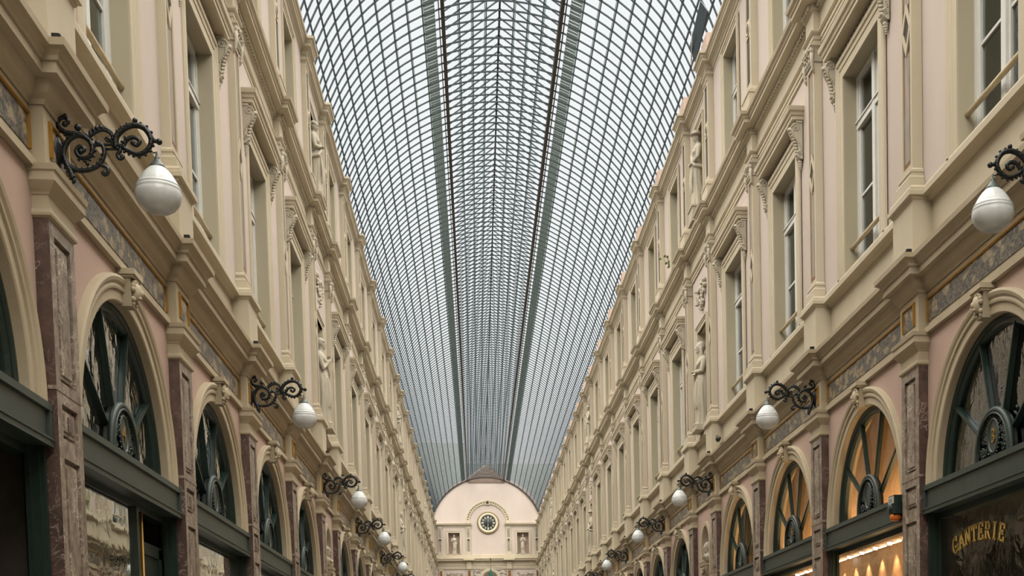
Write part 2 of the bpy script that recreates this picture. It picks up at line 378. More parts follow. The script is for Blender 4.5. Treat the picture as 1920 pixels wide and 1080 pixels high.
WALLS = {}
for s in (-1, 1):
    mb = MB()
    mb.add([(WALL_D, -30, 0), (WALL_D, bays[0][1] - bays[0][2], 0), (WALL_D, bays[0][1] - bays[0][2], 14.2), (WALL_D, -30, 14.2)], [(0, 1, 2, 3)], 2)
    for a, mid, hw, ni in bays + [bays_end]:
        if ni is None:
            rect_wall(mb, mid - hw, mid + hw, 0, 14.2, [], WALL_D, 1); continue
        if ni:
            arch_wall(mb, mid, hw, NI_R, NI_Z, NI_B, 5.5, WALL_D, 0)
            rect_wall(mb, mid - hw, mid + hw, 0, NI_B, [], WALL_D, 0)
            rect_wall(mb, mid - hw, mid + hw, 6.98, 10.8, [(mid - N2[0], mid + N2[0], N2[1], N2[2])], WALL_D, 1)
            rect_wall(mb, mid - hw, mid + hw, 11.25, 14.2, [(mid - N3[0], mid + N3[0], N3[1], N3[2])], WALL_D, 1)
            # niche backs
            n = 10
            for (r, zb, zt) in ((N2[0], N2[1], N2[2]), (N3[0], N3[1], N3[2])):
                pts = [(WALL_D - 0.5 * sin(pi * k / n), mid - r * cos(pi * k / n)) for k in range(n + 1)]
                mb.add([(d, u, zb) for d, u in pts] + [(d, u, zt) for d, u in pts], [(k, k + 1, n + 2 + k, n + 1 + k) for k in range(n)], 2, True)
                mb.add([(d, u, zt) for d, u in pts], [tuple(range(n + 1))], 2); mb.add([(d, u, zb) for d, u in pts], [tuple(range(n + 1))], 2)
            pts = [(WALL_D - 0.32 * sin(pi * k / n), mid - NI_R * cos(pi * k / n)) for k in range(n + 1)]
            mb.add([(d, u, NI_B) for d, u in pts] + [(d, u, NI_Z) for d, u in pts], [(k, k + 1, n + 2 + k, n + 1 + k) for k in range(n)], 1, True)
            mb.add([(d, u, NI_B) for d, u in pts], [tuple(range(n + 1))], 2)
            rows = []
            for j in range(7):
                e = pi / 2 * j / 6
                rows.append([(WALL_D - 0.32 * sin(pi * k / n) * cos(e), mid - NI_R * cos(pi * k / n) * cos(e), NI_Z + NI_R * sin(e)) for k in range(n + 1)])
            vs = [q for r_ in rows for q in r_]
            mb.add(vs, [(j * (n + 1) + k, j * (n + 1) + k + 1, (j + 1) * (n + 1) + k + 1, (j + 1) * (n + 1) + k) for j in range(6) for k in range(n)], 1, True)
        else:
            arch_wall(mb, mid, hw, ARC_R, ARC_Z, 3.5, 5.5, WALL_D, 0)
            rect_wall(mb, mid - hw, mid + hw, 6.98, 10.8, [(mid - W2[0], mid + W2[0], W2[1], W2[2])], WALL_D, 1)
            rect_wall(mb, mid - hw, mid + hw, 11.25, 14.2, [(mid - W3[0], mid + W3[0], W3[1], W3[2])], WALL_D, 1)
    w = link('wall_' + NAME[s], mb.mesh('wall_plaster', [M['pink_low'], M['pink'], M['cream']], side_xf(s)))
    w['kind'] = 'structure'; w['category'] = 'wall'
    w['label'] = 'three-storey pink and cream stucco arcade facade along the %s side' % NAME[s]
    WALLS[s] = w
    # rooms behind the facade
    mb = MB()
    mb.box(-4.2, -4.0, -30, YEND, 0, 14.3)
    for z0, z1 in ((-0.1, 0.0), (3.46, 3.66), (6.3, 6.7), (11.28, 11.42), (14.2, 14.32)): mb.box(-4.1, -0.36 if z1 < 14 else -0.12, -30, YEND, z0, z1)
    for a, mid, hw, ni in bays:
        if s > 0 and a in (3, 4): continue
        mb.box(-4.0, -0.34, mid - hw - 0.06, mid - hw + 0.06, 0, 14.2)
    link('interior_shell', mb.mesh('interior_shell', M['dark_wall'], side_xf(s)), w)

# ------------------------------------------------------------------ cornices
def dentils(mb, d_from, d_to, z0, z1, hw, d0, d1, pitch=0.1, wd=0.058):
    edges = [UB]
    for c in PY: edges += [c - hw, c + hw]
    edges.append(UF)
    for k in range(len(edges) - 1):
        base = d0 if k % 2 else d1
        n = int((edges[k + 1] - edges[k]) / pitch)
        if n < 1: continue
        off = (edges[k + 1] - edges[k] - (n - 1) * pitch) / 2
        for j in range(n):
            u = edges[k] + off + j * pitch
            mb.box(base + d_from, base + d_to, u - wd / 2, u + wd / 2, z0, z1)
LOW = [(0, 5.455), (0, 5.89), (.012, 5.89), (.02, 5.925), (.055, 5.955), (.065, 5.97), (.075, 6.01), (.09, 6.045), (.155, 6.05), (.155, 6.125), (.172, 6.13), (.178, 6.16), (.205, 6.19), (.236, 6.205), (.242, 6.255)]
SILL = [(0, 6.25, -.15), (0, 6.895, -.15), (.015, 6.905, -.12), (.02, 6.925, -.10), (.05, 6.935, -.035), (.05, 6.985, -.035), (.035, 6.995, -.05), (.035, 7.02, -.05), (.02, 7.045, -.06)]
MID = [(0, 10.60), (0, 10.655), (.014, 10.66), (.014, 10.715), (.03, 10.725), (.05, 10.75), (.05, 10.768), (.005, 10.775), (.005, 11.045), (.025, 11.06), (.035, 11.075), (.035, 11.14), (.09, 11.15), (.175, 11.178), (.175, 11.238), (.192, 11.243), (.20, 11.27), (.235, 11.29), (.25, 11.335)]
TOP = [(0, 13.96), (0, 14.03), (.02, 14.04), (.035, 14.075), (.055, 14.09), (.06, 14.12), (.125, 14.15), (.125, 14.205), (.14, 14.215), (.15, 14.25), (.185, 14.27), (.19, 14.315)]
for s in (-1, 1):
    mb = MB(); mb.sweep(LOW, PY, 0.30, 0.0, -0.10, UB, UF)
    for a, mid, hw, ni in bays: mb.box(-0.2, -0.06, mid - hw + 0.28, mid + hw - 0.28, 5.435, 5.50)
    link('cornice', mb.mesh('lower_cornice', M['ochre'], side_xf(s)), WALLS[s], label='cream entablature and cornice above the shopfront arches')
    mb = MB(); mb.sweep(SILL, PY, 0.33, 0.07, -0.15, UB, UF)
    link('sill_course', mb.mesh('sill_course', M['cream'], side_xf(s)), WALLS[s], label='cream parapet and continuous window sill')
    mb = MB(); mb.sweep(MID, PY, 0.20, 0.0, -0.10, UB, UF)
    dentils(mb, 0.03, 0.075, 11.078, 11.135, 0.235, 0.0, -0.10)
    link('cornice', mb.mesh('middle_cornice', M['cream'], side_xf(s, XO[2])), WALLS[s], label='dentilled cream cornice between the upper storeys')
    mb = MB(); mb.sweep(TOP, PY, 0.20, 0.0, -0.12, UB, UF)
    for c in (PY if s > 0 else []): mb.box(-0.25, 0.02, c - 0.3, c + 0.3, 14.3, 14.72, 1)
    link('cornice', mb.mesh('top_cornice', [M['cream'], M['pink_low']], side_xf(s, XO[3])), WALLS[s], label='cream crowning cornice under the glass vault')

# ------------------------------------------------------------------ ground-floor pilasters
def frame_front(mb, u0, u1, z0, z1, holes, d0, d1, m):
    us = sorted({u0, u1, *[h[0] for h in holes], *[h[1] for h in holes]}); zs = sorted({z0, z1, *[h[2] for h in holes], *[h[3] for h in holes]})
    inh = lambda u, z: any(h[0] < u < h[1] and h[2] < z < h[3] for h in holes)
    rect_wall(mb, u0, u1, z0, z1, holes, d1, m)
    for h in holes:
        a, b, c, e = h
        mb.add([(d0, a, c), (d0, b, c), (d0, b, e), (d0, a, e)], [(0, 1, 2, 3)], m)
        mb.add([(d0, a, c), (d0, b, c), (d0, b, e), (d0, a, e), (d1, a, c), (d1, b, c), (d1, b, e), (d1, a, e)], [(0, 1, 5, 4), (1, 2, 6, 5), (2, 3, 7, 6), (3, 0, 4, 7)], m)
PANELS = [(0.5, 3.39), (3.535, 3.79), (3.95, 5.0)]
mb = MB(); HW = 0.285
frame_front(mb, -HW, HW, 0, 5.12, [(-.18, .18, a, b) for a, b in PANELS], -0.035, 0.0, 1)
mb.add([(-.12, -HW, 0), (0, -HW, 0), (0, -HW, 5.12), (-.12, -HW, 5.12)], [(0, 1, 2, 3)], 0)
mb.add([(-.12, HW, 0), (0, HW, 0), (0, HW, 5.12), (-.12, HW, 5.12)], [(3, 2, 1, 0)], 0)
mb.box(-.06, .004, -.292, .292, 3.87, 3.90, 1)
mb.steps([(.05, 0), (.05, .3), (.0, .36)], HW, 0, -.12, 0, 0)
ME_SHAFT = mb.mesh('marble_shaft', [M['marble'], M['marble_face']])
ME_PAN = []
for k, (a, b) in enumerate(PANELS):
    mb = MB(); mb.steps([], 0, 0, 0) if False else None
    mb.box(-.03, -.016, -.145, .145, a + .035, b - .035); mb.box(-.02, -.006, -.115, .115, a + .065, b - .065)
    ME_PAN.append(mb.mesh('pilaster_panel', M['marble_face']))
mb = MB(); mb.box(-.012, .0, -.05, .05, 3.61, 3.715); ME_SLOT = mb.mesh('dark_boss', M['marble'])
CAP1 = [(0, 5.10), (.022, 5.112), (.026, 5.13), (.022, 5.155), (.006, 5.16), (.006, 5.255), (.014, 5.262), (.02, 5.275), (.04, 5.295), (.068, 5.33), (.076, 5.342), (.076, 5.402), (.088, 5.412), (.096, 5.452), (.0, 5.46)]
mb = MB(); mb.steps(CAP1, HW, 0, -.12); ME_CAP1 = mb.mesh('capital', M['ochre'])
mb = MB(); mb.box(-.002, .006, -.17, .17, 5.56, 5.795); ME_BLOCKPAN = mb.mesh('painted_block_panel', M['frieze'])
def goldframe(hu, z0, z1, d, w=0.032, t=0.02):
    g = MB()
    for a, b, c, e in ((-hu - w, hu + w, z1, z1 + w), (-hu - w, -hu, z0, z1), (hu, hu + w, z0, z1)):
        g.box(d - 0.01, d + t, a, b, c, e); 
    for a, b, c, e in ((-hu - w * .6, hu + w * .6, z1 + w * .3, z1 + w * .7), (-hu - w * .7, -hu - w * .3, z0, z1), (hu + w * .3, hu + w * .7, z0, z1)):
        g.box(d + t, d + t + .006, a, b, c, e)
    return g
ME_GOLD_S = goldframe(.17, 5.56, 5.795, 0.0, 0.026).mesh('gilt_frame', M['gold'])
for s in (-1, 1):
    for i in PIDX:
        loc, rz = place(s, PIL[i])
        p = link('pilaster', ME_SHAFT, WALLS[s], loc, rz, label='red-brown veined marble pilaster with sunk panels')
        for k in range(3): link('panel', ME_PAN[k], p)
        if s < 0: link('boss', ME_SLOT, p)
        link('capital', ME_CAP1, p, label='cream moulded capital')
        q = link('frieze_panel', ME_BLOCKPAN, WALLS[s], loc, rz, label='small dark painted panel in a gilt frame')
        link('frame', ME_GOLD_S, q, label='gilt frame')

# ------------------------------------------------------------------ first-floor and attic pilasters
H2 = 0.18
mb = MB()
frame_front(mb, -H2, H2, 7.28, 10.38, [(-.125, .125, 7.36, 10.30)], -0.022, 0.0, 0)
for u in (-H2, H2): mb.add([(-.12, u, 7.28), (0, u, 7.28), (0, u, 10.38), (-.12, u, 10.38)], [(0, 1, 2, 3)], 0)
ME_P2 = mb.mesh('upper_shaft', [M['cream']])
mb = MB(); mb.steps([(.065, 7.04), (.065, 7.15), (.05, 7.155), (.052, 7.18), (.045, 7.2), (.02, 7.21), (.02, 7.235), (.03, 7.25), (.028, 7.275), (.0, 7.3)], H2, 0, -.12)
ME_B2 = mb.mesh('pilaster_base', M['cream'])
mb = MB()
mb.steps([(0, 10.36), (.02, 10.365), (.022, 10.385), (.004, 10.39), (.012, 10.46), (.03, 10.53), (.05, 10.56), (.06, 10.565), (.06, 10.60)], H2, 0, -.12)
for k in range(4):
    u = -.135 + .09 * k; mb.ball((.018, u, 10.43), (.028, .034, .05)); mb.ball((.034, u + .03, 10.48), (.024, .026, .03))
for u in (-1, 1):
    mb.lathe([(.02, -.03), (.052, -.03), (.052, .02), (.02, .03)], 12, (.03, u * .17, 10.515), 'x'); mb.ball((.065, u * .17, 10.515), .018)
    mb.tube([(.03, u * .2, 10.47), (.035, u * .2, 10.36), (.02, u * .2, 10.26), (.0, u * .19, 10.2)], [.03, .026, .02, .01])
    for k in range(4): mb.ball((.02, u * .195, 10.42 - .055 * k), .022)
mb.tube([(.05, -.15, 10.54), (.055, 0, 10.50), (.05, .15, 10.54)], .014); mb.ball((.055, 0, 10.56), .03)
ME_C2 = mb.mesh('leafy_capital', M['relief'])
M['inlay_centre'] = stone('mottled_inlay', rgb(176, 158, 134), rgb(140, 136, 128), 9.0, 0.4)
mb = MB(); mb.box(-.022, -.012, -.12, .12, 7.37, 8.62); mb.box(-.02, -.010, -.075, .075, 7.42, 8.60, 1); ME_I2A = mb.mesh('inlay_lower', [M['inlay'], M['inlay_centre']])
mb = MB(); mb.box(-.022, -.012, -.12, .12, 9.12, 10.29); mb.box(-.02, -.010, -.075, .075, 9.14, 10.24, 1); ME_I2B = mb.mesh('inlay_upper', [M['inlay'], M['inlay_centre']])
mb = MB()
def rhomb(hu, hz, cz): return [(0, cz - hz), (hu, cz), (0, cz + hz), (-hu, cz)]
mb.box(-.022, -.014, -.12, .12, 8.62, 9.12, 1)
A, B = rhomb(.15, .29, 8.87), rhomb(.10, .19, 8.87)
vs = [(.003, u, z) for u, z in A] + [(.003, u, z) for u, z in B] + [(-.02, u, z) for u, z in A] + [(-.02, u, z) for u, z in B]
mb.add(vs, [(k, (k + 1) % 4, 4 + (k + 1) % 4, 4 + k) for k in range(4)] + [(k, (k + 1) % 4, 8 + (k + 1) % 4, 8 + k) for k in range(4)] + [(4 + k, 4 + (k + 1) % 4, 12 + (k + 1) % 4, 12 + k) for k in range(4)], 0)
mb.prism(B, -.022, -.012, 'x', 2)
ME_DIA = mb.mesh('lozenge', [M['cream'], M['inlay_dark'], M['inlay_dark']])
H3 = 0.22
mb = MB()
frame_front(mb, -H3, H3, 11.85, 13.85, [(-.12, .12, 11.97, 12.76), (-.12, .12, 13.05, 13.77)], -0.022, 0.0, 0)
for u in (-H3, H3): mb.add([(-.13, u, 11.85), (0, u, 11.85), (0, u, 13.85), (-.13, u, 13.85)], [(0, 1, 2, 3)], 0)
mb.lathe([(.115, 0), (.115, .014), (.085, .014), (.08, .004)], 16, (0, 0, 12.905), 'x', 0)
ME_P3 = mb.mesh('attic_shaft', M['cream'])
mb = MB(); mb.lathe([(.078, 0), (.05, .01), (.012, .016)], 14, (.003, 0, 12.905), 'x'); ME_ROUND = mb.mesh('roundel', M['inlay_dark'])
mb = MB(); mb.box(-.022, -.012, -.115, .115, 11.975, 12.755); mb.box(-.022, -.012, -.115, .115, 13.055, 13.765); ME_I3 = mb.mesh('attic_inlay', M['inlay_dark'])
mb = MB(); mb.steps([(.06, 11.30), (.06, 11.72), (.075, 11.73), (.075, 11.76), (.04, 11.775), (.04, 11.8), (.02, 11.81), (0, 11.87)], H3, 0, -.13); ME_B3 = mb.mesh('attic_base', M['cream'])
mb = MB(); mb.steps([(0, 13.82), (.014, 13.83), (.014, 13.86), (.004, 13.865), (.01, 13.90), (.035, 13.93), (.045, 13.935), (.045, 13.965)], H3 - .02, 0, -.13); ME_C3 = mb.mesh('attic_capital', M['cream'])
for s in (-1, 1):
    for i in PIDX:
        loc, rz = place(s, PIL[i], XO[2])
        p = link('pilaster', ME_P2, WALLS[s], loc, rz, label='tall cream pilaster with an inlaid orange-brown strip')
        link('base', ME_B2, p); link('capital', ME_C2, p, label='carved leafy capital')
        link('inlay_panel', ME_I2A, p, label='orange-brown marbled inlay'); link('inlay_panel', ME_I2B, p, label='orange-brown marbled inlay'); link('lozenge', ME_DIA, p, label='cream lozenge with dark centre')
        loc, rz = place(s, PIL[i], XO[3])
        p = link('pilaster', ME_P3, WALLS[s], loc, rz, label='short attic pilaster with dark inlays')
        link('base', ME_B3, p); link('capital', ME_C3, p); link('inlay_panel', ME_I3, p, label='dark inlay strips'); link('roundel', ME_ROUND, p, label='dark roundel')

# ------------------------------------------------------------------ archivolts, friezes
mb = MB()
PR = [(ARC_R, -.34), (ARC_R, -.088), (ARC_R + .012, -.078), (ARC_R + .10, -.078), (ARC_R + .105, -.06), (ARC_R + .125, -.056), (ARC_R + .15, -.064), (ARC_R + .17, -.045), (ARC_R + .2, -.036), (ARC_R + .225, -.05), (ARC_R + .228, -.12)]
mb.arc(PR, 0, ARC_Z, .034, pi - .034, 40)
ME_ARCHIV = mb.mesh('archivolt', M['ochre'])
mb = MB()
mb.prism([(-.07, 5.12), (.07, 5.12), (.105, 5.37), (-.105, 5.37)], -.12, .0, 'x'); mb.box(-.12, .035, -.125, .125, 5.365, 5.385); mb.box(-.12, .05, -.14, .14, 5.385, 5.435)
mb.ball((.015, 0, 5.26), (.06, .062, .085), 10, 8); mb.ball((.07, 0, 5.25), (.022, .016, .03)); mb.ball((.05, .027, 5.285), .014); mb.ball((.05, -.027, 5.285), .014); mb.ball((.055, 0, 5.205), (.02, .03, .018))
for k in range(9):
    a = pi * (k / 8.0) ; mb.ball((.015, .075 * cos(a), 5.27 + .085 * sin(a)), .026)
for u in (-1, 1): mb.ball((.01, u * .06, 5.185), .024); mb.ball((.005, u * .045, 5.15), .02)
ME_KEY = mb.mesh('keystone_mask', M['ochre'])
mb = MB(); mb.box(-.11, -.093, -1.64, 1.64, 5.56, 5.80); ME_FRIEZE = mb.mesh('painted_frieze', M['frieze'])
mb = MB(); mb.box(-.11, -.093, -.98, .98, 5.56, 5.80); ME_FRIEZE_N = mb.mesh('painted_frieze_short', M['frieze'])
ME_GOLD_L = goldframe(1.64, 5.56, 5.80, -.10).mesh('gilt_frame', M['gold'])
ME_GOLD_N = goldframe(.98, 5.56, 5.80, -.10).mesh('gilt_frame', M['gold'])
mb = MB()
mb.arc([(NI_R, -.13), (NI_R, -.09), (NI_R + .03, -.08), (NI_R + .03, -.07), (NI_R + .1, -.07), (NI_R + .13, -.085), (NI_R + .13, -.12)], 0, NI_Z, 0, pi, 20)
for u in (-1, 1): mb.box(-.13, -.075, min(u * NI_R, u * (NI_R + .12)), max(u * NI_R, u * (NI_R + .12)), NI_B - .2, NI_Z)
ME_NARCH = mb.mesh('niche_archivolt', M['ochre'])
for s in (-1, 1):
    for a, mid, hw, ni in bays:
        loc, rz = place(s, mid)
        if ni: link('archivolt', ME_NARCH, WALLS[s], loc, rz, label='small arched surround of a bust niche')
        else:
            q = link('archivolt', ME_ARCHIV, WALLS[s], loc, rz, label='cream moulded arch over a shopfront')
            link('keystone', ME_KEY, q, label='carved mask keystone')
        q = link('frieze_panel', ME_FRIEZE_N if ni else ME_FRIEZE, WALLS[s], loc, rz, label='painted frieze of pale scrolls on dark grey')
        link('frame', ME_GOLD_N if ni else ME_GOLD_L, q, label='gilt frame')

# ------------------------------------------------------------------ window surrounds
def surround(w, z0, z1, aw, depth, d=WALL_D):
    b = MB()
    # reveal
    b.add([(d, -w, z0), (d - depth, -w, z0), (d - depth, -w, z1), (d, -w, z1)], [(0, 1, 2, 3)], 1)
    b.add([(d, w, z0), (d - depth, w, z0), (d - depth, w, z1), (d, w, z1)], [(3, 2, 1, 0)], 1)
    b.add([(d, -w, z1), (d - depth, -w, z1), (d - depth, w, z1), (d, w, z1)], [(0, 1, 2, 3)], 1)
    b.add([(d, -w, z0), (d - depth, -w, z0), (d - depth, w, z0), (d, w, z0)], [(3, 2, 1, 0)], 0)
    # architrave: profile (offset from opening, projection)
    pr = [(0, 0), (0, .02), (aw * .45, .02), (aw * .48, .032), (aw * .72, .032), (aw * .78, .05), (aw * .95, .052), (aw, .03), (aw, 0)]
    vs = []
    for o, p in pr:
        vs += [(d + p, -w - o, z0), (d + p, -w - o, z1 + o), (d + p, w + o, z1 + o), (d + p, w + o, z0)]
    fs = []
    for i in range(len(pr) - 1):
        for j in range(3): fs.append((i * 4 + j, i * 4 + j + 1, i * 4 + 5 + j, i * 4 + 4 + j))
    b.add(vs, fs, 0)
    return b
ME_SUR2 = surround(W2[0], W2[1], W2[2], .25, .24).mesh('window_surround', [M['cream'], M['reveal']])
ME_SUR3 = surround(W3[0], W3[1], W3[2], .17, .22).mesh('attic_window_surround', [M['cream'], M['reveal']])
ME_SURN2 = surround(N2[0], N2[1], N2[2], .14, .04).mesh('niche_surround', [M['cream'], M['reveal']])
ME_SURN3 = surround(N3[0], N3[1], N3[2], .14, .04).mesh('niche_surround', [M['cream'], M['reveal']])
# hood
HOOD = [(0, 10.0), (.0, 10.005), (.13, 10.01), (.165, 10.02), (.165, 10.075), (.18, 10.08), (.19, 10.12), (.215, 10.14), (.225, 10.185), (.225, 10.2), (.0, 10.235)]
mb = MB(); mb.steps(HOOD, .98, -.11, -.13)
mb.box(-.12, -.07, -1.0, 1.0, 9.895, 9.915); ME_HOOD = mb.mesh('window_hood', M['cream'])
mb = MB(); mb.box(-.12, -.10, -.98, .98, 9.91, 10.0, 0)
for k in range(15):
    u = -.9 + k * .1286; mb.ball((-.098, u, 9.955), (.016, .03, .03), 6, 5, 1); mb.tube([(-.1, u, 9.93), (-.095, u + .045, 9.97), (-.1, u + .09, 9.94)], .008, 5, 1)
ME_HFR = mb.mesh('hood_frieze', [M['inlay_dark'], M['relief']])
# scroll bracket (profile in d,z relative to wall face)
def bracket():
    b = MB(); w = .075
    path = [(.05, 9.98), (.135, 9.975), (.175, 9.93), (.18, 9.86), (.15, 9.79), (.105, 9.73), (.075, 9.67), (.065, 9.6), (.075, 9.54), (.07, 9.49), (.045, 9.46), (.02, 9.45)]
    poly = [(WALL_D, 9.995)] + [(WALL_D + p, z) for p, z in path] + [(WALL_D, 9.45)]
    b.prism(poly, -w, w, 'y')
    for u in (-1, 1):
        uu = u * w
        for c, r in (((.105, 9.905), .062), ((.045, 9.535), .034)):
            pts = []
            for k in range(22):
                a = u * 0 + k * 0.55; rr = r * (1 - k / 26.0); pts.append((WALL_D + c[0] + rr * cos(a), uu, c[1] + rr * sin(a)))
            b.tube(pts, [.013 * (1 - k / 34) for k in range(22)], 5)
            b.ball((WALL_D + c[0], uu, c[1]), (r * .25, .02, r * .25), 6, 5)
        for k in range(11):
            t = k / 10; d = .17 - .11 * t + .02 * sin(t * 6); z = 9.86 - .3 * t
            b.ball((WALL_D + d - .03, uu, z), (.012, .012, .012), 5, 4)
    for k in range(9):      # leaves down the front
        t = k / 8; d = .185 - .115 * t - .02 * sin(pi * t); z = 9.90 - .36 * t
        b.ball((WALL_D + d, 0, z), (.032, .05 - .02 * t, .032), 6, 5)
        b.ball((WALL_D + d - .004, .04 - .012 * t, z - .015), (.024, .022, .022), 5, 4); b.ball((WALL_D + d - .004, -.04 + .012 * t, z - .015), (.024, .022, .022), 5, 4)
    b.box(WALL_D, WALL_D + .10, -w - .01, w + .01, 9.975, 10.003)
    for k, (r, z) in enumerate(((.042, 9.425), (.034, 9.39), (.026, 9.36), (.018, 9.335), (.012, 9.31))): b.ball((WALL_D + .02, 0, z), (r, r, r * .8), 7, 5)
    return b
ME_BR = bracket().mesh('scroll_bracket', M['relief'])
# carved relief over the statue
def relief(hu, z0, z1, seed, d=WALL_D, n=46):
    r = random.Random(seed); b = MB()
    for k in range(n):
        u = r.uniform(-hu, hu); t = 1 - abs(u) / hu * .55; z = r.uniform(z1 - (z1 - z0) * t, z1)
        b.ball((d + .02, u, z), (r.uniform(.03, .07), r.uniform(.025, .055), r.uniform(.025, .06)), 6, 5)
    for sg in (-1, 1):
        pts = [(d + .04, sg * .06, z1 - .05)]
        for k in range(14): a = k * .6; rr = .13 * (1 - k / 18); pts.append((d + .04, sg * (hu * .5 + rr * cos(a)), (z0 + z1) / 2 + .05 + rr * sin(a)))
        b.tube(pts, .018, 5)
    return b
ME_REL = relief(.5, 9.62, 10.25, 3).mesh('carved_relief', M['relief'])
for s in (-1, 1):
    for a, mid, hw, ni in bays:
        l2, rz = place(s, mid, XO[2]); l3, _ = place(s, mid, XO[3])
        if ni:
            link('niche_surround', ME_SURN2, WALLS[s], l2, rz); link('niche_surround', ME_SURN3, WALLS[s], l3, rz)
            link('relief', ME_REL, WALLS[s], l2, rz, label='carved foliage relief above a statue niche')
        else:
            q = link('window_surround', ME_SUR2, WALLS[s], l2, rz, label='cream surround of a tall window with bracketed hood')
            link('hood', ME_HOOD, q); link('hood_frieze', ME_HFR, q, label='dark painted strip under the hood')
            for u in (-1.06, 1.06): link('bracket', ME_BR, q, (0, u, 0), 0, label='carved scroll bracket')
            link('window_surround', ME_SUR3, WALLS[s], l3, rz, label='plain cream surround of an attic window')

# ------------------------------------------------------------------ windows
def casement(w, z0, z1, bars, d, transom):
    b = MB(); fw = .055; t0, t1 = d - .05, d
    b.box(t0, t1 + .02, -w, -w + .06, z0, z1); b.box(t0, t1 + .02, w - .06, w, z0, z1); b.box(t0, t1 + .02, -w, w, z1 - .06, z1); b.box(t0, t1 + .02, -w, w, z0, z0 + .07)
    b.box(t0 - .01, t1 + .03, -.055, .055, z0, z1)
    for x0, x1 in ((-w + .06, -.05), (.05, w - .06)):
        b.box(t0, t1, x0, x0 + fw, z0 + .06, z1 - .06); b.box(t0, t1, x1 - fw, x1, z0 + .06, z1 - .06)
        for z in bars: b.box(t0 + .01, t1 - .008, x0, x1, z - .016, z + .016)
    if transom:
        b.box(t0, t1 + .025, -w, w, transom - .05, transom + .03); b.box(t0, t1 + .04, -w, w, transom + .03, transom + .05)
    return b
D2 = -.30
ME_W2 = casement(W2[0], W2[1], W2[2], (8.06,), D2, 9.0).mesh('casement', M['white_paint'])
mb = MB(); mb.box(D2 - .032, D2 - .026, -W2[0] + .04, W2[0] - .04, W2[1] + .04, W2[2] - .04); ME_G2 = mb.mesh('window_pane', M['glass_win'])
mb = MB(); mb.tube([(-.2, -W2[0], 7.40), (-.2, W2[0], 7.40)], .03, 8); ME_RAIL = mb.mesh('hand_rail', M['wood'])
D3 = -.29
ME_W3 = casement(W3[0], W3[1], W3[2], (12.2,), D3, 12.95).mesh('attic_casement', M['white_paint'])
mb = MB(); mb.box(D3 - .032, D3 - .026, -W3[0] + .04, W3[0] - .04, W3[1] + .04, W3[2] - .04); ME_G3 = mb.mesh('attic_pane', M['glass_win'])
WN = [0]
def winname(): WN[0] += 1; return 'window_%d' % WN[0]
for s in (-1, 1):
    k = 0
    for a, mid, hw, ni in bays:
        if ni: continue
        l2, rz = place(s, mid, XO[2]); l3, _ = place(s, mid, XO[3])
        o = thing(winname(), 'tall white casement window under a bracketed hood, %s on the %s facade' % (nth(k), NAME[s]), 'window', ME_W2, l2, rz, 'hooded first-floor windows', 'structure')
        link('pane', ME_G2, o); link('hand_rail', ME_RAIL, o, label='pale wooden rail across the opening')
        o = thing(winname(), 'attic window below the crowning cornice, %s on the %s facade' % (nth(k), NAME[s]), 'window', ME_W3, l3, rz, 'attic windows', 'structure')
        link('pane', ME_G3, o)
        k += 1

# shopfronts: fanlight over a green transom and display glass
DG = -.20
mb = MB()
mb.arc([(ARC_R, DG - .06), (ARC_R, DG + .04), (ARC_R - .03, DG + .04), (ARC_R - .04, DG + .02), (ARC_R - .085, DG + .02), (ARC_R - .10, DG - .01), (ARC_R - .10, DG - .06)], 0, ARC_Z, 0, pi, 40)
for deg in (36, 72, 108, 144):
    a = radians(deg); p = (DG - .005, .40 * cos(a), ARC_Z + .40 * sin(a) + .05); q = (DG - .005, 1.36 * cos(a), ARC_Z + 1.36 * sin(a))
    mb.bar(p, q, .045, .045)
    mb.bar((DG + .022, p[1], p[2]), (DG + .022, q[1], q[2]), .02, .015)
ME_FAN = mb.mesh('fanlight', M['green_dark'])
mb = MB(); n = 40
mb.add([(DG - .03, 0, ARC_Z)] + [(DG - .03, 1.36 * cos(pi * k / n), ARC_Z + 1.36 * sin(pi * k / n)) for k in range(n + 1)], [(0, k + 1, k + 2) for k in range(n)])
ME_FPANE = mb.mesh('fanlight_pane', M['glass_fan']); ME_FPANE_C = mb.mesh('fanlight_pane_clear', M['glass_fan_clear']); ME_FPANE_G = mb.mesh('fanlight_pane_green', M['glass_fan_green'])
# rosette: stilted half-oval of pierced scrollwork round an oval boss
def rosette(seed=1):
    b = MB(); hu, hz, z0 = .41, .50, 3.74; r = random.Random(seed)
    out = [(0.0 + hu * cos(pi * k / 24), z0 + .04 + (hz - .04) * sin(pi * k / 24) ** .85) for k in range(25)]
    out = [(hu, z0)] + out + [(-hu, z0)]
    b.tube([(DG + .06, u, z) for u, z in out], .032, 6, 0); b.tube([(DG + .085, u * .93, z0 + (z - z0) * .93) for u, z in out], .012, 5, 0)
    b.prism(out, DG - .01, DG + .03, 'x', 1)
    cz = z0 + .25
    ring = [(DG + .06, .125 * cos(2 * pi * k / 24), cz + .165 * sin(2 * pi * k / 24)) for k in range(24)]
    b.tube(ring, .016, 6, 2, closed=True)
    for k in range(24): b.ball((DG + .06, .152 * cos(2 * pi * k / 24), cz + .192 * sin(2 * pi * k / 24)), .012, 5, 4, 2)
    for k in range(230):
        u = r.uniform(-.37, .37); z = z0 + r.uniform(.01, .47)
        if (u / .165) ** 2 + ((z - cz) / .21) ** 2 < 1: continue
        if (u / .37) ** 2 + (max(0, z - z0 - .04) / .43) ** 2 > 1: continue
        if k % 4: b.ball((DG + .04, u, z), (.026, r.uniform(.010, .022), r.uniform(.010, .022)), 5, 4, 2)
        else: b.tube([(DG + .05, u + (.045 - .004 * j) * cos(j * .7 + k), z + (.045 - .004 * j) * sin(j * .7 + k)) for j in range(10)], .009, 4, 2)
    return b
ME_ROS = rosette().mesh('rosette', [M['green'], M['iron'], M['scroll']])
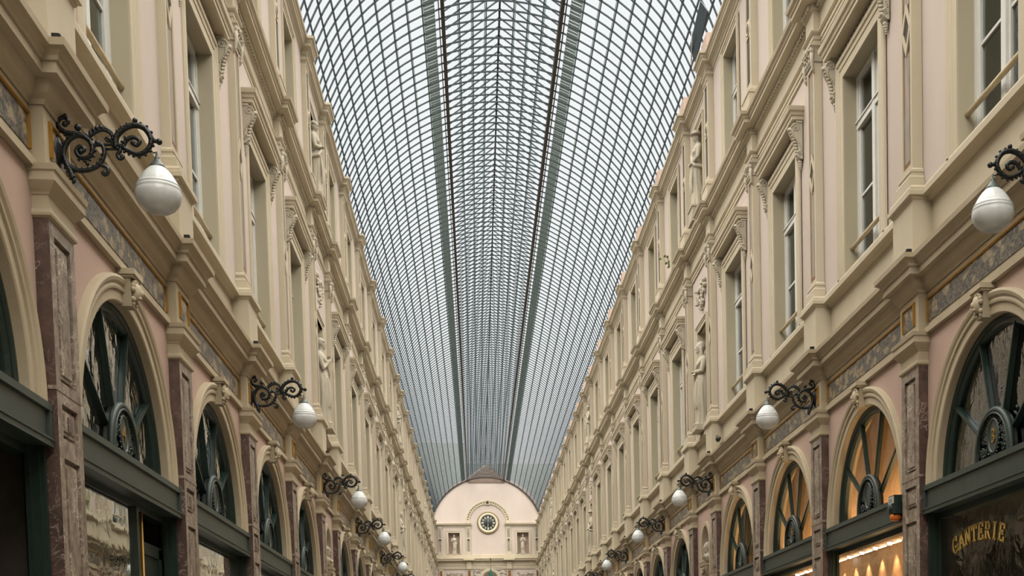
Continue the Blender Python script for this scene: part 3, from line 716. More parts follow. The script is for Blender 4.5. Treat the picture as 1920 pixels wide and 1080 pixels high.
mb = MB(); mb.prism([(.115 * cos(2 * pi * k / 20), 3.99 + .155 * sin(2 * pi * k / 20)) for k in range(20)], DG + .02, DG + .062, 'x'); ME_BOSS = mb.mesh('oval_boss', M['green'])
# transom beam
mb = MB(); hwt = 1.70
mb.box(-.34, -.055, -hwt, hwt, 3.45, 3.75)
mb.box(-.06, -.028, -hwt, hwt, 3.70, 3.755); mb.box(-.06, -.03, -hwt, hwt, 3.44, 3.50); mb.box(-.03, -.02, -hwt, hwt, 3.485, 3.50)
for u in (-hwt, hwt - .06): mb.box(-.06, -.032, u, u + .06, 3.50, 3.70)
ME_TRAN = mb.mesh('transom', M['green'])
mb = MB()
for u in (-1, 1):
    a, b_ = sorted((u * 1.71, u * 1.63)); mb.box(-.21, -.12, a, b_, 0, 3.46); a, b_ = sorted((u * 1.70, u * 1.655)); mb.box(-.13, -.09, a, b_, 0, 3.46)
    a, b_ = sorted((u * 1.63, u * 1.59)); mb.box(-.21, -.175, a, b_, 0, 3.46)
mb.box(-.30, -.2, -1.6, 1.6, 3.38, 3.46); mb.box(-.34, -.12, -1.62, 1.62, 0, .6)
ME_POST = mb.mesh('shopfront_frame', M['green_dark'])
def dispane(u0, u1, me='display_pane'):
    b = MB(); b.box(-.205, -.199, u0, u1, .55, 3.39); return b.mesh(me, M['glass_shop'])
ME_DISP = dispane(-1.6, 1.6)
# door leaf and gilt-edged post (door at the far end of the shopfront, local u>0)
mb = MB(); mb.box(-.30, -.16, .40, .52, 0, 3.4); ME_MULL = mb.mesh('door_post', M['green_dark'])
mb = MB(); mb.tube([(-.15, .525, 0), (-.15, .525, 3.36)], .012, 6); mb.tube([(-.16, .555, 0), (-.16, .555, 3.36)], .009, 6); ME_GPOST = mb.mesh('gilt_bead', M['gold'])
mb = MB(); mb.box(-.30, -.25, .58, 1.60, 0, 3.1)
mb.box(-.25, -.23, .58, .70, 0, 3.1); mb.box(-.25, -.23, 1.48, 1.60, 0, 3.1)
for z in (0.05, 1.1, 2.45, 3.0): mb.box(-.25, -.23, .58, 1.60, z, z + .12)
ME_DOOR = mb.mesh('door_leaf', M['green_dark'])
ME_DISP_C = ME_DISP.copy(); ME_DISP_C.materials[0] = M['glass_shop_clear']
ME_DISP_D = ME_DISP.copy(); ME_DISP_D.materials[0] = M['glass_win']
ME_DISP_S = dispane(-1.6, .42, 'display_pane_short')
# blind / curtain behind the fanlight; the brown one carries painted glass reflections
def blind(mat):
    b = MB(); n = 60
    pts = [(-.62 + .03 * sin(k * 1.9), -1.5 + 3.0 * k / n) for k in range(n + 1)]
    b.add([(d, u, 3.70) for d, u in pts] + [(d, u, 5.4) for d, u in pts], [(k, k + 1, n + 2 + k, n + 1 + k) for k in range(n)], 0, True)
    return b.mesh('curtain', mat)
ME_BL = {'pale': blind(M['curtain_pale']), 'brown': blind(M['mottled_brown'])}
mb = MB(); mb.box(-.95, -.88, -2.0, 2.0, 3.66, 6.3); ME_LIN_T = mb.mesh('warm_lining', M['warm_wall'])
mb = MB(); mb.box(-.9, -.8, -2.0, 2.0, 0, 3.46); mb.box(-.85, -.36, -2.0, 2.0, 3.44, 3.458); ME_LIN_B = mb.mesh('warm_shop_lining', M['warm_wall'])

def letters(text, size, mat, name):
    c = bpy.data.curves.new(name, 'FONT'); c.body = text; c.size = size; c.extrude = 0.004; c.align_x = 'CENTER'; c.align_y = 'BOTTOM_BASELINE'
    o = bpy.data.objects.new(name, c); COL.objects.link(o)
    dg = bpy.context.evaluated_depsgraph_get(); me = bpy.data.meshes.new_from_object(o.evaluated_get(dg))
    bpy.data.objects.remove(o); me.materials.clear(); me.materials.append(mat); return me
def to_facade(me):      # text lies in x,y -> put it in (u,z), reading along the wall when seen from the gallery (right wall: reads towards the camera)
    for v in me.vertices: x, y, z = v.co; v.co = (z, x, y)
    return me
def warm_point(u, s, d, z, e, r=.12, col=(1.0, .62, .26)):
    l = bpy.data.lights.new('shop_lamp', 'POINT'); l.energy = e; l.color = col; l.shadow_soft_size = r
    o = bpy.data.objects.new('shop_lamp', l); COL.objects.link(o); o.location = (s * (4.0 - d), u, z)

def uplight(u, s):
    l = bpy.data.lights.new('shop_uplight', 'AREA'); l.shape = 'RECTANGLE'; l.size = 3.4; l.size_y = .12; l.energy = 26; l.color = (1.0, .66, .32)
    o = bpy.data.objects.new('shop_uplight', l); COL.objects.link(o)
    o.location = (s * 4.45, u, 3.72); d = Vector((s * .45, 0, .55)).normalized()
    o.rotation_mode = 'QUATERNION'; z = -d; x = Vector((0, 1, 0)); y = z.cross(x)
    o.rotation_quaternion = Matrix(((x.x, y.x, z.x), (x.y, y.y, z.y), (x.z, y.z, z.z))).to_quaternion()
WARM = {(1, 2), (1, 3), (1, 4)}
for s in (-1, 1):
    k = 0
    for a, mid, hw, ni in bays:
        if ni: continue
        loc, rz = place(s, mid)
        extra = {(-1, 0): 'above a dark doorway', (1, 1): 'with gilt shop lettering', (1, 2): 'lit warm inside, amber siren at its end'}.get((s, a), '')
        o = thing(winname(), ('dark green arched shopfront window %s, %s on the %s wall' % (extra, nth(k), NAME[s])).replace(' ,', ','), 'shop window', ME_FAN, loc, rz, 'arched shopfront windows', 'structure')
        warm = (s, a) in WARM
        link('pane', ME_FPANE_C if warm else (ME_FPANE_G if s > 0 else ME_FPANE), o)
        ro = link('rosette', ME_ROS, o, label='pierced iron rosette'); link('boss', ME_BOSS, ro, label='green oval boss')
        if (s, a) in ((1, 1), (-1, 1), (1, 3)):
            t = to_facade(letters({(1, 1): '3', (-1, 1): '4', (1, 3): '5'}[(s, a)], .2, M['gold'], 'house_number'))
            link('numeral', t, ro, (DG + .066, 0, 3.925), label='gilt house number')
        link('transom', ME_TRAN, o, label='green panelled transom'); link('frame', ME_POST, o, label='dark green shopfront frame')
        if (s, a) == (-1, 0): pass
        elif (s, a) == (-1, 1):
            link('pane', ME_DISP_S, o); link('door_post', ME_MULL, o); link('gilt_bead', ME_GPOST, o, label='gilt bead beside the door'); link('door', ME_DOOR, o, label='green panelled door')
        else:
            dp = link('pane', ME_DISP, o)
            if (s, a) in WARM: dp.data = ME_DISP_C
            if (s, a) == (1, 1): dp.data = ME_DISP_D
        if warm:
            link('lining', ME_LIN_T, o, label='warm lit inner wall'); link('lining', ME_LIN_B, o, label='warm lit shop interior')
            uplight(mid, s)
        elif s < 0 and a in (0, 3, 4, 6): link('curtain', ME_BL['pale'], o, label='pale curtain')
        elif s < 0 and a in (1, 2): link('curtain', ME_BL['brown'], o, label='taupe curtain with glass reflections painted in')
        k += 1

# GANTERIE on the first right-hand display glass, arched gilt letters
def slab_letter(ch):
    S = []; t = .15
    def st(*p): S.append(p)
    if ch == 'G':
        st(*[(.36 + .32 * cos(radians(d)), .5 + .44 * sin(radians(d))) for d in range(50, 331, 20)]); st((.40, .40), (.74, .40)); st((.64, .40), (.64, .10)); st((.60, .72), (.64, .95))
    elif ch == 'A': st((.08, .06), (.36, .94)); st((.36, .94), (.64, .06)); st((.2, .34), (.52, .34)); st((-.02, .05), (.2, .05)); st((.52, .05), (.76, .05))
    elif ch == 'N': st((.12, .05), (.12, .95)); st((.12, .95), (.62, .05)); st((.62, .05), (.62, .95)); st((0, .05), (.24, .05)); st((-.02, .95), (.16, .95)); st((.5, .95), (.74, .95))
    elif ch == 'T': st((.36, .05), (.36, .95)); st((.04, .93), (.68, .93)); st((.05, .93), (.05, .74)); st((.67, .93), (.67, .74)); st((.22, .05), (.5, .05))
    elif ch == 'E': st((.16, .05), (.16, .95)); st((.04, .95), (.62, .95)); st((.04, .05), (.64, .05)); st((.16, .51), (.46, .51)); st((.61, .95), (.61, .78)); st((.63, .05), (.63, .24)); st((.46, .42), (.46, .6))
    elif ch == 'R': st((.16, .05), (.16, .95)); st((.04, .05), (.28, .05)); st((.04, .95), (.42, .95), (.56, .85), (.56, .64), (.42, .52), (.16, .52)); st((.38, .52), (.62, .06)); st((.58, .05), (.74, .05))
    elif ch == 'I': st((.36, .05), (.36, .95)); st((.22, .05), (.5, .05)); st((.22, .95), (.5, .95))
    return S
def ganterie():
    word = 'GANTERIE'; mid = [m for a, m, h, ni in bays if a == 1][0]
    r = thing('shop_lettering', 'gilt arched word GANTERIE on the first right-hand display glass', 'lettering', None, (4.19, mid, 0))
    n = len(word); c_u, half, H, Wd = .54, .61, .18, .2
    for j, ch in enumerate(word):
        t = j / (n - 1) * 2 - 1; ang = t * .30; b = MB()
        for st in slab_letter(ch):
            for p, q in zip(st[:-1], st[1:]):
                P3 = []
                for x, y in (p, q):
                    x = (x - .36) * Wd; y = (y - .5) * H; P3.append((0, -(x * cos(ang) + y * sin(ang)), -x * sin(ang) + y * cos(ang)))
                L = (Vector(P3[1]) - Vector(P3[0])); e = L.normalized() * .008; vert = abs(L.z) > abs(L.y)
                b.bar(Vector(P3[0]) - e, Vector(P3[1]) + e, .032 if vert else .018, .006)
        link('letter', b.mesh('letter', M['gold_leaf']), r, (0, c_u - t * half, 3.035 + .075 * (1 - t * t)))
ganterie()

# lamps seen inside the lit shop
def shop_lights():
    BAR = (14.4, 15.02, 15.64, 16.26, 16.88, 17.5, 18.12, 18.74, 19.36, 19.98, 20.6, 21.22)
    for j, u in enumerate(BAR):
        b = MB(); b.tube([(4.60, u - .15, 3.415), (4.60, u + .15, 3.415)], .011, 6)
        thing('tube_light', 'glowing tube light under the warm shop ceiling, %s' % nth(j), 'light', b.mesh('tube_light', M['led']), group='tube lights in the lit shops')
        b = MB(); b.lathe([(.03, 0), (.035, .01), (.035, .035)], 10, (4.60, u + .31, 3.405))
        thing('ceiling_spot', 'glowing round spot between the warm shop tube lights, %s' % nth(j), 'light', b.mesh('ceiling_spot', M['led']), group='round spots in the lit shops')
        l = bpy.data.lights.new('shop_spot', 'SPOT'); l.energy = 16; l.spot_size = radians(70); l.spot_blend = .5; l.color = (1.0, .70, .42); l.shadow_soft_size = .02
        o = bpy.data.objects.new('shop_spot', l); COL.objects.link(o); o.location = (4.70, u, 3.40); o.rotation_euler = (0, radians(-6), 0)
    for u in (15.2, 16.8, 19.2, 20.8): warm_point(u, 1, -.5, 2.7, 9)
    for a in (2, 3):
        mid = [m for q, m, h, ni in bays if q == a][0]
        b = MB(); b.ball((4.4, mid - 1.0, 3.80), .028, 10, 8); b.lathe([(.022, 0), (.022, .03)], 8, (4.4, mid - 1.0, 3.75))
        thing('lamp_bulb', 'small bright bulb behind the fanlight foot of the %s warm-lit shop' % ('nearest' if a == 2 else 'second'), 'light', b.mesh('bulb', M['led']))
    mid = [m for q, m, h, ni in bays if q == 1][0]
    warm_point(mid + .2, 1, -1.6, 2.6, 5, .2)
    b = MB(); b.box(4.9, 4.93, mid + .1, mid + .5, 2.72, 2.76)
    thing('shelf_light', 'lit amber strip inside the lettered shop', 'light', b.mesh('shelf_light', M['led']))
shop_lights()

# siren box at the end of the second right transom
def siren():
    mid = [m for q, m, h, ni in bays if q == 2][0]
    u = mid - 1.50
    r = thing('alarm_siren', 'dark green alarm box with amber lamp on the transom beside the right marble pilaster', 'alarm', None, (4.03, u, 0))
    b = MB(); b.box(-.09, .02, -.1, .1, 3.55, 3.77); b.lathe([(.06, -.03), (.065, 0), (.04, .02)], 16, (-.08, .03, 3.62), 'x'); link('casing', b.mesh('siren_casing', M['green_dark']), r)
    b = MB(); b.lathe([(.06, 0), (.07, .02), (.07, .06), (.05, .08)], 14, (-.04, -.01, 3.475)); link('amber_lens', b.mesh('siren_lens', M['amber']), r, label='orange lens')
    b = MB(); b.box(-.097, -.088, -.09, .098, 3.675, 3.755); l = link('label', b.mesh('siren_label', M['paper']), r, label='white label')
    me = letters('IUG', .07, M['iron'], 'label_text')
    for v in me.vertices: x, y, z = v.co; v.co = (-.0975 - z * .2, .004 - x * 1.15, 3.69 + y)
    link('lettering', me, l)
siren()

# ------------------------------------------------------------------ wall lamps
LAMP = {
 'main': [(0.102, 5.492), (0.083, 5.546), (0.054, 5.61), (0.044, 5.689), (0.086, 5.773), (0.159, 5.807), (0.231, 5.77), (0.25, 5.702), (0.219, 5.647), (0.162, 5.645), (0.132, 5.691), (0.162, 5.728), (0.193, 5.704), (0.167, 5.683)],
 'lower': [(0.064, 5.589), (0.129, 5.551), (0.222, 5.557), (0.295, 5.598), (0.333, 5.668), (0.326, 5.733), (0.273, 5.756)],
 'bar1': [(0.251, 5.73), (0.33, 5.743), (0.458, 5.747)], 'bar2': [(0.346, 5.711), (0.471, 5.715)],
 'crest': [(0.225, 5.795), (0.277, 5.831), (0.334, 5.85), (0.383, 5.829), (0.399, 5.789), (0.366, 5.77), (0.349, 5.787), (0.368, 5.797)],
 'right': [(0.421, 5.728), (0.425, 5.8), (0.477, 5.86), (0.557, 5.892), (0.635, 5.87), (0.678, 5.793), (0.653, 5.72), (0.587, 5.68), (0.52, 5.698), (0.475, 5.729), (0.502, 5.784), (0.553, 5.804), (0.595, 5.776), (0.569, 5.743), (0.541, 5.764)],
 'tip': [(0.667, 5.785), (0.728, 5.776)], 'curl': [(0.141, 5.817), (0.064, 5.824), (0.013, 5.867), (0.015, 5.914), (0.059, 5.937), (0.085, 5.906), (0.059, 5.88)],
 'low1': [(0.456, 5.707), (0.428, 5.67), (0.446, 5.642), (0.472, 5.657), (0.458, 5.671)], 'low2': [(0.302, 5.595), (0.351, 5.574), (0.354, 5.537), (0.328, 5.522), (0.312, 5.544)]}
def spline(pts, k=4):
    out = []; n = len(pts)
    for i in range(n - 1):
        p0, p1, p2, p3 = pts[max(0, i - 1)], pts[i], pts[i + 1], pts[min(n - 1, i + 2)]
        for j in range(k):
            t = j / k
            out.append(tuple(.5 * (2 * b + (c - a) * t + (2 * a - 5 * b + 4 * c - d) * t * t + (3 * b - a - 3 * c + d) * t ** 3) for a, b, c, d in zip(p0, p1, p2, p3)))
    out.append(pts[-1]); return out
def lamp_meshes():
    b = MB()
    for nm, r, taper in (('main', .024, .6), ('lower', .019, .85), ('bar1', .011, 1), ('bar2', .010, 1), ('crest', .014, .7), ('right', .025, .55), ('tip', .015, 1), ('curl', .020, .8), ('low1', .015, .8), ('low2', .015, .8)):
        p = spline(LAMP[nm]); n = len(p)
        b.tube([(d, 0, z) for d, z in p], [r * (1 - (1 - taper) * i / (n - 1)) for i in range(n)], 8)
        if nm in ('main', 'right', 'crest', 'lower', 'curl'):      # leaf beads along the scrolls
            for i in range(0, int(n * .72), 2):
                d, z = p[i]; e = p[min(i + 1, n - 1)]; tx, tz = e[0] - d, e[1] - z; L = hypot(tx, tz) or 1; nx, nz = -tz / L, tx / L
                sg = 1 if nm in ('main', 'curl') else 1
                b.ball((d + nx * r * .85, 0, z + nz * r * .85), (.012, .016, .012), 6, 4)
                for y in (-1, 1): b.ball((d, y * r * .85, z), (.008, .006, .008), 5, 4)
    for c, r in (((.151, 5.864), .026), ((.566, 5.927), .02), ((.735, 5.776), .024), ((.06, 5.885), .022), ((.167, 5.69), .022), ((.545, 5.762), .02), ((.37, 5.785), .014), ((.458, 5.66), .014), ((.328, 5.538), .016), ((.21, 5.60), .016), ((.285, 5.76), .016), ((.41, 5.78), .02), ((.43, 5.72), .018), ((.70, 5.785), .018)):
        b.ball((c[0], 0, c[1]), r, 8, 6)
    for k in range(9):                                            # crest leaves between the scrolls
        a = pi * (1.05 - k / 9.0); b.ball((.315 + .085 * cos(a), 0, 5.785 + .085 * sin(a)), (.017, .013, .017), 6, 5)
    b.tube([(.687, 0, 5.757), (.671, 0, 5.715), (.69, 0, 5.692), (.716, 0, 5.70), (.716, 0, 5.67)], .006, 5)
    b.tube([(.102, 0, 5.50), (.11, 0, 5.47), (.095, 0, 5.455)], [.02, .015, .012], 6)
    plate = MB(); plate.lathe([(.0, -.012), (.10, -.012), (.105, .004), (.08, .02), (.04, .03), (.02, .05)], 14, (.0, 0, 5.66), 'x')
    plate.v = [(x, y * .8, 5.68 + (z - 5.66) * 1.25) for x, y, z in plate.v]
    cap = MB(); c0 = (.714, 0, 0)
    cap.lathe([(.008, 5.70), (.012, 5.665), (.02, 5.66), (.018, 5.65), (.022, 5.64), (.05, 5.605), (.056, 5.60), (.06, 5.585), (.058, 5.572)], 20, c0)
    sh = MB()
    sh.lathe([(.056, 5.585), (.070, 5.572), (.090, 5.552), (.112, 5.525), (.132, 5.492), (.145, 5.468), (.148, 5.458), (.155, 5.455), (.158, 5.447), (.154, 5.44), (.157, 5.434), (.164, 5.43), (.166, 5.421), (.162, 5.414), (.168, 5.40), (.169, 5.375), (.163, 5.345), (.148, 5.312), (.125, 5.285), (.098, 5.268), (.092, 5.262), (.07, 5.254), (.02, 5.25)], 32, c0)
    return b.mesh('lamp_bracket', M['iron']), plate.mesh('mounting_plate', M['iron']), cap.mesh('shade_cap', M['zinc']), sh.mesh('lamp_shade', M['shade'])
ME_LB, ME_LP, ME_LC, ME_LS = lamp_meshes()
for s in (-1, 1):
    for k, i in enumerate([q for q in PIDX if q % 2 == 1 and q > 0]):
        loc, rz = place(s, PIL[i])
        o = thing('wall_lamp', 'scrolled black iron wall lamp with a white opal shade, %s on the %s wall' % (nth(k), NAME[s]), 'lamp', ME_LB, loc, rz, 'scrolled wall lamps over alternate pilasters')
        link('mounting_plate', ME_LP, o); link('shade_cap', ME_LC, o, label='grey-green cap'); link('lamp_shade', ME_LS, o, label='white ribbed opal glass shade')

# small black spotlights on the lower cornice
mb = MB(); mb.box(-.03, .022, -.022, .022, 6.27, 6.305); mb.box(.02, .03, -.018, .018, 6.272, 6.302); mb.tube([(0, 0, 6.25), (0, 0, 6.28)], .01, 6)
ME_SPOT = mb.mesh('spotlight', M['iron'])
for s in (-1, 1):
    for k, i in enumerate([q for q in PIDX if 0 <= q <= 14]):
        loc, rz = place(s, PIL[i])
        off = -.47 * (1 if s < 0 else -1)
        mloc = (s * (4.0 - .17), PIL[i] - .47, 0)
        thing('spotlight', 'small black spotlight on the lower cornice corner, %s on the %s wall' % (nth(k), NAME[s]), 'spotlight', ME_SPOT, mloc, rz, 'spotlights along the lower cornices')

# ------------------------------------------------------------------ statues
def fuse(b, name, mat, vox):
    me = b.mesh(name, mat); o = bpy.data.objects.new(name, me); COL.objects.link(o)
    md = o.modifiers.new('r', 'REMESH'); md.mode = 'VOXEL'; md.voxel_size = vox; md.use_smooth_shade = True
    sm = o.modifiers.new('s', 'SMOOTH'); sm.factor = .4; sm.iterations = 1
    dg = bpy.context.evaluated_depsgraph_get(); out = bpy.data.meshes.new_from_object(o.evaluated_get(dg))
    bpy.data.objects.remove(o); out.name = name
    out.materials.clear(); out.materials.append(mat)
    return out
def head(b, c, sc=1.0, yaw=0.0, hair='bun'):
    ca, sa = cos(yaw), sin(yaw)
    def P(x, y, z): return (c[0] + sc * (x * ca - y * sa), c[1] + sc * (x * sa + y * ca), c[2] + sc * z)
    b.ball(P(0, 0, 0), (.088 * sc, .074 * sc, .108 * sc), 14, 10)
    b.ball(P(.03, 0, -.06), (.058 * sc, .05 * sc, .055 * sc), 10, 8)          # jaw
    b.tube([P(.083, 0, .02), P(.104, 0, -.02), P(.086, 0, -.03)], [.012 * sc, .016 * sc, .010 * sc], 6)
    b.ball(P(.082, 0, -.056), (.016 * sc, .024 * sc, .010 * sc), 8, 5); b.ball(P(.078, 0, -.072), (.014 * sc, .018 * sc, .008 * sc), 8, 5)
    for y in (-1, 1):
        b.ball(P(.074, y * .03, .012), (.012 * sc, .016 * sc, .010 * sc), 7, 5); b.tube([P(.08, y * .012, .036), P(.076, y * .045, .034)], .009 * sc, 5)
        b.ball(P(-.005, y * .076, -.01), (.018 * sc, .012 * sc, .028 * sc), 7, 5)
    if hair == 'bun':
        b.ball(P(-.025, 0, .03), (.092 * sc, .086 * sc, .098 * sc), 12, 8); b.ball(P(-.115, 0, .02), (.045 * sc, .05 * sc, .045 * sc), 8, 6)
        for k in range(8): a = pi * (k / 7 - .5); b.ball(P(.055 * cos(a * .7), .075 * sin(a), .06 - .02 * abs(sin(a))), .024 * sc, 6, 5)
    elif hair == 'hat':
        b.lathe([(.155 * sc, 0), (.15 * sc, .015 * sc), (.10 * sc, .03 * sc), (.095 * sc, .075 * sc), (.06 * sc, .1 * sc), (.01, .105 * sc)], 16, P(0, 0, .045))
    else:
        b.ball(P(-.02, 0, .025), (.102 * sc, .098 * sc, .115 * sc), 12, 8); b.tube([P(-.03, .08, 0), P(-.04, .09, -.12), P(-.06, .1, -.24)], [.04 * sc, .04 * sc, .03 * sc], 6); b.tube([P(-.03, -.08, 0), P(-.04, -.09, -.12), P(-.06, -.1, -.24)], [.04 * sc, .04 * sc, .03 * sc], 6)
    b.tube([P(-.01, 0, -.06), P(-.02, 0, -.19)], [.05 * sc, .06 * sc], 8)
def hand(b, w, dirv, curl=.5):
    w = Vector(w); d = Vector(dirv).normalized(); side = d.cross(Vector((0, 0, 1))); side = side.normalized() if side.length > .1 else Vector((0, 1, 0)); up = side.cross(d)
    b.ball(w + d * .045, (.036, .034, .026), 8, 6)
    for k in range(4):
        o = side * (.028 - .018 * k); p = w + d * .075 + o
        b.tube([p, p + d * .035, p + d * .06 - up * .03 * curl * 2], [.0115, .0105, .009], 5)
    b.tube([w + d * .02 + side * .03, w + d * .05 + side * .055, w + d * .08 + side * .05 - up * .02], [.013, .011, .009], 5)
def figure(var):
    b = MB(); H = 40; nt_ = 48
    key = [(0, .175, .20, .0), (.06, .17, .195, 0), (.3, .155, .188, .0), (.55, .15, .185, .02), (.8, .155, .185, .02), (.95, .15, .18, .0), (1.08, .12, .145, -.005), (1.2, .135, .165, .01), (1.3, .125, .19, .0), (1.37, .095, .17, -.01), (1.42, .065, .09, -.015), (1.45, .05, .055, -.015)]
    def at(z):
        for k0, k1 in zip(key[:-1], key[1:]):
            if k0[0] <= z <= k1[0]:
                t = (z - k0[0]) / (k1[0] - k0[0]); return [k0[i] + (k1[i] - k0[i]) * t for i in range(4)]
        return key[-1]
    vs = []; fs = []
    for j in range(H + 1):
        z = 1.45 * j / H; _, ax, ay, cx = at(z)
        amp = .10 * max(0, 1 - z / 1.0) + .022
        hip = .035 * sin(pi * min(1, z / 1.3)) * (1 if var % 2 else -1)
        for k in range(nt_):
            a = 2 * pi * k / nt_
            r = 1 + amp * (.6 * sin(9 * a + 2.2 * z + var) + .4 * sin(15 * a - 3 * z + 2 * var))
            kn = .045 * math.exp(-((z - .48) / .16) ** 2) * max(0, cos(a - (.5 if var % 2 else -.5))) ** 3
            vs.append((cx + (ax * r + kn) * cos(a), hip + ay * r * sin(a), z))
    for j in range(H):
        for k in range(nt_): fs.append((j * nt_ + k, j * nt_ + (k + 1) % nt_, (j + 1) * nt_ + (k + 1) % nt_, (j + 1) * nt_ + k))
    fs.append(tuple(range(nt_))[::-1]); fs.append(tuple(H * nt_ + k for k in range(nt_)))
    b.add(vs, fs)
    head(b, (.025 if var != 1 else .05, 0, 1.575 - (.01 if var == 1 else 0)), 1.0, (.35, -.3, .15, -.5)[var % 4], ('bun', 'veil', 'hat', 'bun')[var % 4])
    for y in (-1, 1): b.ball((.0, y * .175, 1.315), (.062, .06, .065), 8, 6); b.ball((.095, y * .07, 1.22), (.055, .06, .06), 8, 6)
    if var % 4 == 0:   arms = [((.0, .19, 1.3), (.07, .225, 1.05), (.14, .06, 1.25)), ((0, -.19, 1.3), (.08, -.22, 1.05), (.15, -.04, 1.22))]
    elif var % 4 == 1: arms = [((.0, .19, 1.3), (.06, .225, 1.06), (.15, .06, 1.08)), ((0, -.19, 1.3), (.06, -.225, 1.05), (.155, -.03, 1.04))]
    elif var % 4 == 2: arms = [((.0, .19, 1.3), (.05, .235, 1.05), (.14, .10, .98)), ((0, -.19, 1.3), (.06, -.235, 1.05), (.14, -.10, 1.0))]
    else:              arms = [((.0, .19, 1.3), (-.01, .245, 1.06), (.07, .22, .84)), ((0, -.19, 1.3), (.05, -.235, 1.06), (.14, -.08, 1.10))]
    for p0, p1, p2 in arms:
        b.tube([p0, tuple((x + y) / 2 for x, y in zip(p0, p1)), p1, tuple((x + y) / 2 for x, y in zip(p1, p2)), p2], [.06, .055, .047, .042, .031], 8)
        hand(b, p2, Vector(p2) - Vector(p1))
    # rolled mantle across hips and over a shoulder
    sg = 1 if var % 2 else -1
    b.tube([(.02, sg * .2, 1.33), (.13, sg * .1, 1.2), (.15, -sg * .04, 1.02), (.11, -sg * .15, .9), (-.06, -sg * .2, .86), (-.15, 0, .92), (-.08, sg * .17, .98), (.09, sg * .14, .93), (.145, 0, .86)], [.03, .034, .038, .04, .045, .05, .045, .04, .034], 8)
    for k in range(5): b.tube([(.15, sg * (.12 - .05 * k), .9), (.175, sg * (.13 - .055 * k), .62), (.17, sg * (.14 - .06 * k), .34)], [.02, .026, .012], 6)
    for y in (-.09, .08): b.ball((.15, y, .03), (.075, .04, .032), 8, 6)
    return b
mbp = MB(); mbp.box(-.2, .2, -.26, .26, -.11, 0.0); mbp.box(-.22, .22, -.28, .28, -.11, -.07); ME_PLINTH = mbp.mesh('statue_plinth', M['relief'])
mbp = MB(); mbp.box(-.2, .2, -.26, .26, -.37, 0.0); mbp.box(-.22, .22, -.28, .28, -.37, -.28); mbp.box(-.22, .22, -.28, .28, -.05, -.015); ME_PLINTH_T = mbp.mesh('tall_plinth', M['relief'])
ME_FIG = [fuse(figure(v), 'draped_figure', M['relief'], .011) for v in range(4)]
STAT_DESC = {0: 'clasping hands at the chest', 1: 'with a veiled bowed head', 2: 'in a brimmed hat', 3: 'with one arm lowered'}
k = 0
for s in (-1, 1):
    for j, i in enumerate((5, 12, 19)):
        mid = [m for q, m, h, ni in bays if q == i][0]
        v2 = (0 if s < 0 else 1) if j == 0 else (j + (1 if s > 0 else 0)) % 4
        v3 = (3 if s < 0 else 2) if j == 0 else (j + 2 + (1 if s > 0 else 0)) % 4
        loc, rz = place(s, mid, XO[2]); wh = ('nearest', 'middle', 'farthest')[j]
        o = thing('statue', 'stone draped woman %s, first floor, %s niche of the %s wall' % (STAT_DESC[v2], wh, NAME[s]), 'statue', ME_FIG[v2], (loc[0] + s * .10, loc[1], 7.18), rz)
        o.scale = (1.05, 1.08, 1.08); link('plinth', ME_PLINTH, o)
        o = thing('statue', 'stone draped figure %s, attic storey, %s niche of the %s wall' % (STAT_DESC[v3], wh, NAME[s]), 'statue', ME_FIG[v3], (loc[0] + s * .08, loc[1], 11.87), rz)
        o.scale = (.95, .95, .95); link('plinth', ME_PLINTH_T, o)
# busts on corbels
def bust(var):
    b = MB(); head(b, (0, 0, .33), 1.05, .25 if var else -.25, 'veil' if var else 'bun')
    key = [(0, .05, .06), (.04, .055, .065), (.05, .09, .13), (.12, .12, .19), (.17, .105, .185), (.21, .06, .08), (.26, .05, .055)]
    vs = []; n = 24
    for z, ax, ay in key:
        for k in range(n): a = 2 * pi * k / n; vs.append((-.01 + ax * cos(a), ay * sin(a), z))
    b.add(vs, [(j * n + k, j * n + (k + 1) % n, (j + 1) * n + (k + 1) % n, (j + 1) * n + k) for j in range(len(key) - 1) for k in range(n)] + [tuple(range(n))[::-1], tuple((len(key) - 1) * n + k for k in range(n))])
    b.tube([(.1, .12, .15), (.12, 0, .1), (.08, -.13, .13)], .022, 6)
    return fuse(b, 'bust', M['relief'], .009)
ME_BUST = [bust(0), bust(1)]
mb = MB(); mb.steps([(0, 3.88), (.02, 3.92), (.03, 3.95), (.06, 4.0), (.085, 4.06), (.10, 4.12), (.12, 4.14), (.12, 4.19), (.13, 4.2)], .12, -.10, -.2)
for k in range(7): a = pi * k / 6; mb.ball((.0, .11 * cos(a), 4.06 - .09 * sin(a)), .035, 6, 5)
mb.ball((-.06, 0, 3.86), (.05, .06, .06), 8, 6); mb.ball((-.08, 0, 3.79), (.03, .04, .04), 8, 6)
ME_CORB = mb.mesh('corbel', M['ochre'])
for s in (-1, 1):
    for j, i in enumerate((5, 12, 19)):
        mid = [m for q, m, h, ni in bays if q == i][0]; loc, rz = place(s, mid)
        link('corbel', ME_CORB, WALLS[s], loc, rz, label='leafy corbel below a bust')
        thing('bust', 'stone portrait bust in the %s arched niche of the %s wall' % (('nearest', 'middle', 'farthest')[j], NAME[s]), 'bust', ME_BUST[(j + (s > 0)) % 2], (loc[0] + s * .13, mid, 4.20), rz)

